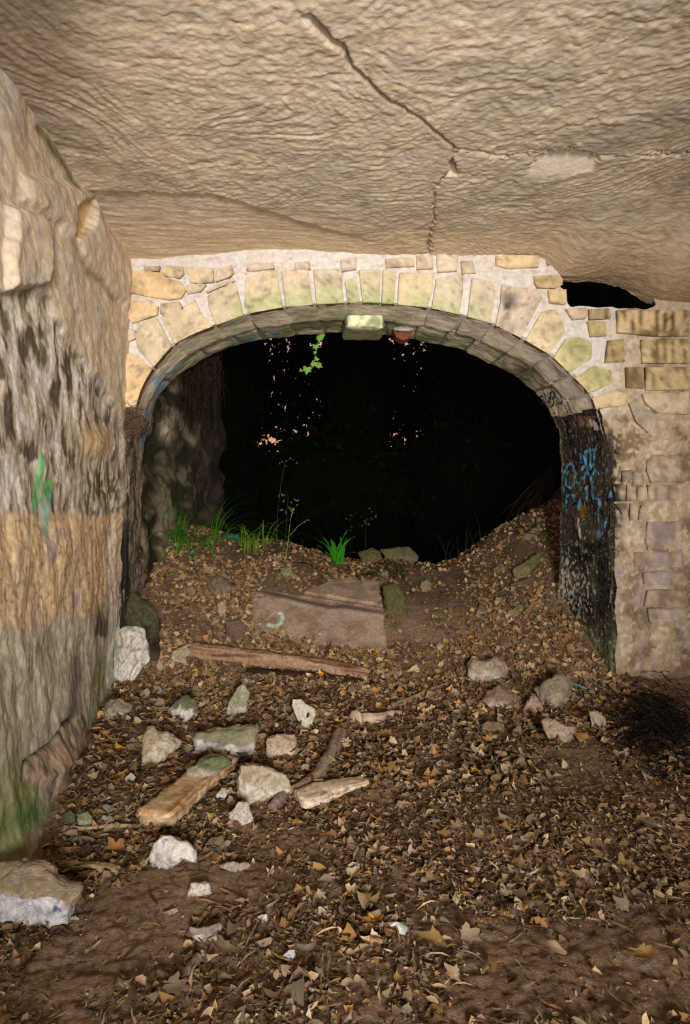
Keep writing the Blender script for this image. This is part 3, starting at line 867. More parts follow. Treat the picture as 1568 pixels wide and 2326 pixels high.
RUBBLE = [(cr('K3', (162, 222), (235, 205), (350, 222), (385, 252), (480, 280), (512, 335), (480, 385), (400, 395), (260, 372), (155, 350)), ORANGE),
          (cr('K3', (165, 402), (290, 402), (338, 440), (330, 490), (170, 545), (135, 500)), (204, 172, 124)),
          (cr('K3', (358, 182), (490, 182), (498, 230), (470, 258), (380, 245), (358, 220)), (196, 170, 128)),
          (cr('K3', (515, 196), (600, 188), (682, 196), (690, 280), (590, 292), (540, 285)), (196, 172, 134)),
          (cr('K3', (240, 182), (345, 180), (342, 212), (255, 212)), (142, 126, 108)),
          (cr('K3', (705, 210), (800, 172), (818, 220), (790, 250), (700, 280)), (184, 164, 136)),
          (cr('K3', (905, 168), (1070, 158), (1075, 196), (920, 214), (895, 205)), (186, 166, 144)),
          (cr('K3', (1205, 155), (1300, 150), (1306, 200), (1205, 204)), (190, 172, 146)),
          (cr('K3', (515, 305), (610, 288), (640, 300), (600, 345), (520, 358)), (186, 168, 142)),
          (cr('K3', (350, 420), (470, 405), (490, 440), (470, 480), (380, 510), (345, 480)), (176, 154, 122)),
          (cr('K3', (640, 340), (780, 270), (810, 250), (825, 275), (690, 330), (648, 352)), (182, 160, 138)),
          (cr('K3', (140, 580), (190, 590), (195, 640), (150, 660), (120, 620)), (186, 170, 144)),
          (cr('K4', (325, 135), (500, 125), (510, 180), (330, 190)), (196, 172, 140)),
          (cr('K4', (520, 115), (625, 108), (628, 195), (524, 200)), (196, 172, 136)),
          (cr('K4', (650, 105), (790, 105), (780, 210), (655, 220)), (190, 174, 146)),
          (cr('K4', (805, 150), (880, 145), (900, 225), (810, 230)), (188, 170, 138)),
          (cr('K4', (1025, 118), (1140, 108), (1310, 112), (1300, 185), (1200, 190), (1110, 195), (1030, 175)), (206, 178, 126)),
          (cr('K4', (40, 140), (140, 120), (140, 200), (45, 215)), (176, 164, 152)),
          (cr('K5', (155, 310), (400, 298), (455, 335), (455, 400), (380, 435), (190, 430), (160, 380)), (196, 162, 104)),
          (cr('K5', (305, 455), (495, 448), (500, 595), (460, 605), (320, 590)), (196, 166, 110)),
          (cr('K5', (290, 115), (335, 150), (330, 190), (295, 195)), (170, 140, 90)),
          (cr('K5', (490, 655), (715, 640), (718, 720), (690, 755), (560, 765)), (176, 152, 120)),
          (cr('K5', (730, 655), (955, 650), (960, 755), (735, 765)), (160, 132, 90)),
          (cr('K5', (1020, 668), (1460, 665), (1780, 668), (1780, 935), (1400, 940), (1150, 910), (1030, 900)), (194, 164, 110)),
          (cr('K5', (715, 785), (905, 785), (912, 935), (745, 945)), (156, 132, 70)),
          (cr('K5', (925, 985), (1095, 970), (1105, 1205), (900, 1215)), (150, 124, 66)),
          (cr('K5', (1275, 975), (1780, 965), (1780, 1225), (1290, 1220)), (190, 166, 106)),
          (cr('K5', (1115, 1265), (1305, 1262), (1310, 1485), (1125, 1480)), (126, 100, 62)),
          (cr('K5', (1322, 1265), (1780, 1260), (1780, 1500), (1325, 1505)), (186, 158, 104)),
          (cr('K5', (1290, 1545), (1780, 1520), (1780, 1760), (1450, 1740), (1330, 1650)), (196, 172, 138)),
          (cr('K5', (1150, 1640), (1220, 1620), (1420, 1760), (1440, 1900), (1350, 1950), (1230, 1840)), (156, 140, 122)),
          (cr('W', (545, 630), (690, 620), (700, 700), (620, 740), (560, 730)), (196, 178, 138)),
          (cr('W', (470, 545), (530, 550), (545, 600), (480, 610)), (200, 178, 136)),
          (cr('W', (210, 700), (330, 800), (330, 880), (240, 885), (205, 800)), (186, 158, 106)),
          (cr('W', (190, 1160), (365, 1160), (360, 1385), (215, 1390)), (178, 152, 106)),
          (cr('W', (375, 1165), (505, 1195), (500, 1385), (370, 1388)), (196, 172, 138)),
          (cr('W', (515, 1200), (640, 1200), (640, 1380), (512, 1385)), (170, 146, 108)),
          (cr('W', (650, 1175), (1100, 1170), (1100, 1370), (660, 1380)), (168, 146, 112)),
          (cr('W', (310, 985), (440, 970), (450, 1110), (310, 1130)), (182, 164, 144)),
          (cr('W', (460, 1000), (600, 1020), (600, 1180), (450, 1180)), (176, 158, 138)),
          (cr('W', (640, 780), (1100, 760), (1100, 1130), (700, 1140), (640, 1000)), (160, 142, 124)),
          (cr('W', (210, 1420), (400, 1410), (390, 1540), (320, 1560)), (176, 150, 112)),
          (cr('W', (420, 1415), (560, 1420), (510, 1530), (520, 1640), (420, 1640)), (190, 174, 156)),
          (cr('W', (560, 1440), (630, 1440), (650, 1610), (530, 1635)), (180, 146, 94)),
          (cr('W', (150, 1730), (310, 1700), (330, 1850), (240, 1900), (170, 1790)), (190, 164, 110)),
          (cr('W', (140, 1960), (270, 1960), (280, 2040), (150, 2050)), (196, 166, 108)),
          (cr('W', (650, 1660), (1100, 1650), (1100, 2020), (660, 2040), (620, 1900)), (190, 170, 144)),
          (cr('W', (470, 2060), (780, 2060), (1100, 2060), (1100, 2260), (470, 2250)), (186, 168, 146)),
          (cr('K6', (990, 920), (1120, 900), (1350, 920), (1350, 1020), (1000, 1010)), (176, 156, 130)),
          (cr('K6', (1030, 1060), (1350, 1050), (1350, 1190), (1000, 1190)), (156, 130, 100)),
          (cr('K6', (1030, 1205), (1350, 1200), (1350, 1320), (1040, 1310)), (184, 168, 146)),
          (cr('K6', (930, 1240), (990, 1250), (995, 1330), (930, 1340)), (196, 178, 150)),
          (cr('K6', (790, 1170), (900, 1165), (905, 1260), (800, 1280)), (170, 152, 138)),
          (cr('K6', (730, 1040), (880, 1030), (890, 1150), (720, 1160)), (142, 124, 104))]
for i, (poly, base) in enumerate(RUBBLE):
    stone_face(poly, base, stone_col, seed=40 + i, yf=5.985 if i < 31 else 6.004, name='stone', step=.035)

# back ring of the vault, jointed differently
joints = [t_of(*p) for p in ((297, 970), (335, 855), (420, 770), (500, 736), (560, 714), (640, 698), (715, 692), (770, 689), (876, 690), (960, 697), (1040, 713), (1110, 733), (1190, 771), (1262, 815), (1310, 863), (1358, 945))]
for i, (ta, tb) in enumerate(zip(joints[:-1], joints[1:])):
    nt_ = max(5, int((tb - ta) * 110))
    tt, dd = np.meshgrid(np.linspace(ta + .004, tb - .004, nt_), np.linspace(.45, 1.0, 26), indexing='ij')
    Q = arch_pt(tt, dd)
    off = .012 * fbm(Q[..., 0] * 4, Q[..., 1] * 4, Q[..., 2] * 4 + i, 115, 2) + .007 * fbm(Q[..., 0] * 9, Q[..., 1] * 40, Q[..., 2] * 9, 116, 3) + .004 + .003 * ((i * 7) % 3 - 1)
    off = off - .015 * sst(.008, 0, np.minimum(tt - tt[0, 0], tt[-1, 0] - tt)) - .03 * sst(.97, 1, dd) - .02 * sst(.47, .45, dd)
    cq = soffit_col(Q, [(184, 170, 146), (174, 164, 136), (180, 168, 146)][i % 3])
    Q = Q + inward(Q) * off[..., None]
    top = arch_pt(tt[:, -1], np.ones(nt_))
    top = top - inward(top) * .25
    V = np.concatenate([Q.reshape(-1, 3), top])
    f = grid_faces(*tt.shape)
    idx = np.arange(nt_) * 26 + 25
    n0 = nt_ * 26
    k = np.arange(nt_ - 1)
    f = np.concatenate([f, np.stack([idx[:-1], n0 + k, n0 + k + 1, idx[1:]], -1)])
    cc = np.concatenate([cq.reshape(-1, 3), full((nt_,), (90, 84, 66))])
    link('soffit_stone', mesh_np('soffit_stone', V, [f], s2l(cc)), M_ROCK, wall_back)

# mortar behind the vault stones, so that the joints are closed
tt, dd = np.meshgrid(np.linspace(.95, 3.05, 260), np.linspace(0, 1, 12), indexing='ij')
Q = arch_pt(tt, dd)
Q = Q - inward(Q) * .010
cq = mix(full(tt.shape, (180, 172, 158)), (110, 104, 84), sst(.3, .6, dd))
tag(link('mortar_bed', mesh_np('mortar_bed', Q, [grid_faces(*tt.shape)], s2l(cq)), M_ROCK, wall_back))

# keystone block hanging below the crown
def box_block(name, P8, colfun, mat, parent, n=10, rough=.006, seed=0, round_=.012):
    """P8: 2x2x2 corner points [x][y][z]; subdivided and roughened"""
    P8 = np.asarray(P8, dtype=np.float64)
    V, Fc, C = [], [], []
    g = np.linspace(0, 1, n)
    for ax in range(3):
        for side in (0, 1):
            a, b = np.meshgrid(g, g, indexing='ij')
            u = [None, None, None]
            u[ax] = np.full(a.shape, float(side))
            o1, o2 = [k for k in range(3) if k != ax]
            u[o1], u[o2] = a, b
            p = 0
            for i in (0, 1):
                for j in (0, 1):
                    for k in (0, 1):
                        w = (u[0] if i else 1 - u[0]) * (u[1] if j else 1 - u[1]) * (u[2] if k else 1 - u[2])
                        p = p + w[..., None] * P8[i, j, k]
            cen = P8.reshape(-1, 3).mean(0)
            e = np.minimum.reduce([a, 1 - a, b, 1 - b])
            p = p - (p - cen) * (round_ / (np.linalg.norm(P8[1, 1, 1] - P8[0, 0, 0]) * .5) * 3 * sst(.15, 0, e))[..., None]
            nn = (p - cen) / (np.linalg.norm(p - cen, axis=-1, keepdims=True) + 1e-9)
            p = p + nn * (rough * fbm(p[..., 0] * 12, p[..., 1] * 12, p[..., 2] * 12, 131 + seed, 3))[..., None]
            f = grid_faces(n, n, flip=(side == 0) ^ (ax == 1)) + len(V) * n * n
            V.append(p.reshape(-1, 3))
            Fc.append(f)
    V = np.concatenate(V)
    return V, [np.concatenate(Fc)]
def corners(front, back, yf, yb):
    """front/back: four photo pixels bottom-left, bottom-right, top-right, top-left at their depths"""
    a = [U(px, py, yf) for px, py in front]
    b = [U(px, py, yb) for px, py in back]
    return [[[a[0], a[3]], [b[0], b[3]]], [[a[1], a[2]], [b[1], b[2]]]]
V, Fc = box_block('key', corners([(788, 743), (873, 745), (874, 712), (786, 712)], [(776, 776), (866, 777), (866, 735), (776, 735)], 6.22, 6.72), None, None, None, 16)
c = full((len(V),), (132, 126, 98))
c = mix(c, (206, 204, 166), sst(6.30, 6.24, V[:, 1]))
c = mix(c, (96, 104, 64), sst(-.1, .5, fbm(V[:, 0] * 9, V[:, 1] * 9, V[:, 2] * 9, 133, 3)) * .6)
tag(link('keystone_block', mesh_np('keystone_block', V, Fc, s2l(c)), M_ROCK, wall_back), 'pale mossy block hanging below the arch crown')
# rusty bracket stub right of it
br = [U(px, py, 6.62) for px, py in ((893, 749), (938, 752), (930, 768), (915, 773), (900, 765))]
br2 = [p + np.array([0, .16, .0]) for p in br]
V = np.array(br + br2)
f5 = np.array([[0, 1, 2, 3, 4], [9, 8, 7, 6, 5]])
f4 = np.array([[i, i + 5, (i + 1) % 5 + 5, (i + 1) % 5] for i in range(5)])
tag(link('iron_bracket', mesh_np('iron_bracket', V, [f5, f4], s2l(full((10,), (110, 62, 44))), False), M_BARK, wall_back), 'rusty brown iron stub in the soffit')
V, Fc = box_block('plate', corners([(892, 752), (940, 754), (936, 744), (898, 743)], [(892, 748), (940, 750), (936, 740), (898, 739)], 6.55, 6.63), None, None, None, 6)
link('bracket_mortar', mesh_np('bracket_mortar', V, Fc, s2l(full((len(V),), (150, 146, 136)))), M_ROCK, wall_back)

# black scrawled tag on the soffit, a flat stroke of paint
def soffit_at(px, py):
    tt, dd = np.meshgrid(np.linspace(2.4, 3.2, 240), np.linspace(0, 1, 120), indexing='ij')
    Q = arch_pt(tt, dd)
    sx, sy = proj(Q)
    i = np.argmin((sx - px) ** 2 + (sy - py) ** 2)
    q = Q.reshape(-1, 3)[i]
    return q
TAG = [cr('J', (185, 330), (190, 380), (215, 410), (255, 408), (268, 375), (245, 352), (218, 400)), cr('J', (262, 270), (272, 340), (300, 400), (330, 380), (340, 290)),
       cr('J', (322, 320), (330, 400), (348, 458), (382, 402), (372, 330)), cr('J', (395, 285), (375, 245), (345, 255), (335, 300), (362, 345), (390, 320), (398, 270), (385, 240)),
       cr('J', (365, 188), (420, 230), (468, 300), (492, 370), (480, 412), (432, 402)), cr('J', (225, 420), (258, 455)), cr('J', (190, 330), (235, 300), (262, 330))]
V, Fq = [], []
for st_ in TAG:
    pts = resample(st_, 18)
    W = np.array([soffit_at(*p) for p in pts])
    W = W + inward(W) * .046
    T = np.gradient(W, axis=0)
    S = np.cross(T, inward(W))
    S = S / (np.linalg.norm(S, axis=1, keepdims=True) + 1e-9) * .0075
    n0 = sum(len(v_) for v_ in V)
    V.append(np.concatenate([W - S, W + S]))
    k = np.arange(17) + n0
    Fq.append(np.stack([k, k + 1, k + 19, k + 18], -1))
tag(link('painted_tag', mesh_np('painted_tag', np.concatenate(V), [np.concatenate(Fq)]), flat_mat('black_marker', (.012, .01, .016)), wall_back), 'black scrawled letters on the soffit')

# ------------------------------------------------------------------ outside: rock face at the left, cliff above the arch
yy, zz = np.meshgrid(np.linspace(6.9, 10.5, 170), np.linspace(.4, 6.5, 260))
xx = np.interp(yy, [6.9, 7.2, 8.2, 8.8, 9.2, 9.6, 10.5], [-2.16, -2.08, -1.82, -1.70, -1.74, -2.1, -3.4])
ph = fbm(yy * 1.2, zz * 1.2, 0, 141, 3)
ridg = 1 - np.sqrt(fbm(yy * 2 + ph, zz * 1.4 + .6 * yy, 0, 142, 3) ** 2 + .02)
xx = xx + .14 * ph + .12 * (ridg - .6) + .02 * fbm(yy * 18, zz * 7, 0, 143, 3) - .12 * sst(2.6, 3.4, zz)
P = np.stack([xx, yy, zz], -1)
sx, sy = proj(P)
n1 = fbm(yy * 3, zz * 2, 0, 144, 4)
n2 = fbm(yy * 16, zz * 6, 0, 145, 3)
c = full(xx.shape, (92, 82, 64))
c = mix(c, (34, 32, 19), sst(-.25, .3, n1))
c = mix(c, (116, 104, 86), sst(.05, .5, n2) * sst(.4, -.2, n1) * .7)
c = mix(c, (24, 20, 14), sst(7.6, 8.8, yy) * .75)
c = mix(c, (30, 28, 18), np.exp(-(((sx - 420) / 70) ** 2 + ((sy - 1035) / 40) ** 2)) * .7)
c = mix(c, (176, 160, 136), np.exp(-(((sx - 377) / 18) ** 2 + ((sy - 980) / 28) ** 2)) * .8)
c = mix(c, (150, 140, 118), np.exp(-(line_d(sx, sy, cr('P', (405, 940), (425, 990), (440, 1005), (452, 965))) / 9) ** 2) * .6)
link('wall_outside', mesh_np('wall_outside', P, [grid_faces(*xx.shape, flip=True)], s2l(c)), M_WALL)['kind'] = 'structure'
xx, zz = np.meshgrid(np.linspace(-7, 8, 60), np.linspace(4.35, 10, 30))
yy = 7.0 + .25 * fbm(xx * .8, zz * .8, 0, 146, 4) + .12 * (zz - 4.3)
P = np.stack([xx, yy, zz], -1)
P2 = P.copy()
P2[..., 1] = 6.3
n0 = xx.size
V = np.concatenate([P.reshape(-1, 3), P2.reshape(-1, 3)])
f = np.concatenate([grid_faces(*xx.shape), grid_faces(*xx.shape, flip=True) + n0])
k = np.arange(59)
f = np.concatenate([f, np.stack([k, k + 1, k + 1 + n0, k + n0], -1)])
link('wall_cliff', mesh_np('wall_cliff', V, [f], s2l(full((len(V),), (120, 108, 86)))), M_WALL)['kind'] = 'structure'
# ------------------------------------------------------------------ loose stones
def rock(label, poly, top=(170, 158, 138), face=(200, 192, 180), split=.5, moss=0.0, thick=.55, seed=0, sink=.12, cat='stone', name='stone', group=None, facets=9, dirt=.35, mark=None, Y=None, soft=.12, tilt=.18, parent=None, tone_side=0.0):
    p = np.array(poly)
    w, h = np.ptp(p[:, 0]), np.ptp(p[:, 1])
    cx0, yb = p[:, 0].mean(), p[:, 1].max()
    g = hit(cx0, yb - .08 * h)
    Yc = (g[1] if Y is None else Y)
    q = p.copy()
    lower = q[:, 1] > yb - .25 * h
    q[lower, 1] += sink * h
    ring = resample(np.concatenate([q, q[:1]]), 57)[:-1]
    k = len(ring)
    cen = ring.mean(0)
    T = thick * min(w, h) / F * Yc * .5 + .25 * (w - min(w, h)) / F * Yc * .3
    Yc = Yc + T * .55
    prof = [(math.cos(q_) ** .62, math.sin(q_) ** .85) for q_ in np.linspace(0, 1.555, 17)]
    rg = np.random.default_rng(seed + 100)
    rows = []
    for side in (-1, 1):
        for s_, d_ in (prof if side < 0 else prof[1:]):
            pts = cen + (ring - cen) * s_
            a = (pts[:, 0] - cen[0]) / (w * .5)
            b = (cen[1] - pts[:, 1]) / (h * .5)
            rows.append(np.stack([a, np.full(k, side * d_), b], -1))
    front = rows[:len(prof)]
    backr = rows[len(prof):]
    rows = front[::-1] + backr                     # from front centre over the rim to the back centre
    N = np.array(rows)
    # chisel flat facets into it
    for f in range(facets):
        n = rg.normal(size=3)
        n[1] = -abs(n[1]) - .55 if f < facets * .7 else abs(n[1]) + .5
        n /= np.linalg.norm(n)
        d = rg.uniform(.55, .78)
        ex = np.maximum((N @ n) - d, 0)
        N = N - ex[..., None] * n * np.array([.35, 1.0, .35])
    py_ = cen[1] - N[..., 2] * h * .5
    px_ = cen[0] + N[..., 0] * w * .5
    Yv = Yc + N[..., 1] * T + N[..., 2] * T * tilt * 2
    V = np.stack([(px_ - CX) / F * Yv, Yv, EYE - (py_ - CY) / F * Yv], -1)
    size = w / F * Yc
    nn = N / (np.linalg.norm(N, axis=-1, keepdims=True) + 1e-6)
    fs = 5.0 / max(size, .05)
    V = V + nn * (size * .042 * fbm(V[..., 0] * fs, V[..., 1] * fs, V[..., 2] * fs + seed, 151, 4, .6) + size * .02 * fbm(V[..., 0] * fs * 4, V[..., 1] * fs * 4, V[..., 2] * fs * 4, 152, 2))[..., None]
    m = len(N)
    n2 = fbm(V[..., 0] * fs * .8, V[..., 1] * fs * .8, V[..., 2] * fs * .8, 153 + seed, 3)
    n3 = fbm(V[..., 0] * fs * 3, V[..., 1] * fs * 3, V[..., 2] * fs * 3, 154 + seed, 3)
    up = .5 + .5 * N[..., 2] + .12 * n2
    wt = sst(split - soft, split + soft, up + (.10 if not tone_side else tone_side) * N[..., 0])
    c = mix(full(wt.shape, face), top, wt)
    c = mix(c, (96, 104, 62), (wt * moss * (.55 + .8 * n2)).clip(0, .9))
    c = mix(c, (120, 102, 82), (sst(.1, .7, n3) * dirt))
    c = mix(c, np.asarray(face) * .62, sst(.0, .5, fbm(V[..., 0] * fs * 1.6, V[..., 1] * fs * 1.6, V[..., 2] * fs * 1.6, 155 + seed, 4, .65)) * .38)
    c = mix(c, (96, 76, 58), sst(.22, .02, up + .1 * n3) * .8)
    if mark is not None:
        c = mark(c, px_, py_)
    V = np.concatenate([V.reshape(-1, 3), V[0].mean(0)[None], V[-1].mean(0)[None]])
    c = np.concatenate([c.reshape(-1, 3), c[0].mean(0)[None], c[-1].mean(0)[None]])
    i = np.arange(m * k).reshape(m, k)
    qd = np.stack([i[:-1], i[1:], np.roll(i[1:], -1, 1), np.roll(i[:-1], -1, 1)], -1).reshape(-1, 4)
    t0 = np.stack([np.full(k, m * k), i[0], np.roll(i[0], -1)], -1)
    t1 = np.stack([np.full(k, m * k + 1), np.roll(i[-1], -1), i[-1]], -1)
    if parent is not None:
        o = link(name, mesh_np(name, V, [qd, np.concatenate([t0, t1])], s2l(c)), M_BOULD, parent)
        o['label'] = label
        return o
    return thing_mesh(name, V, [qd, np.concatenate([t0, t1])], s2l(c, 1.08), M_BOULD, label, cat, group)

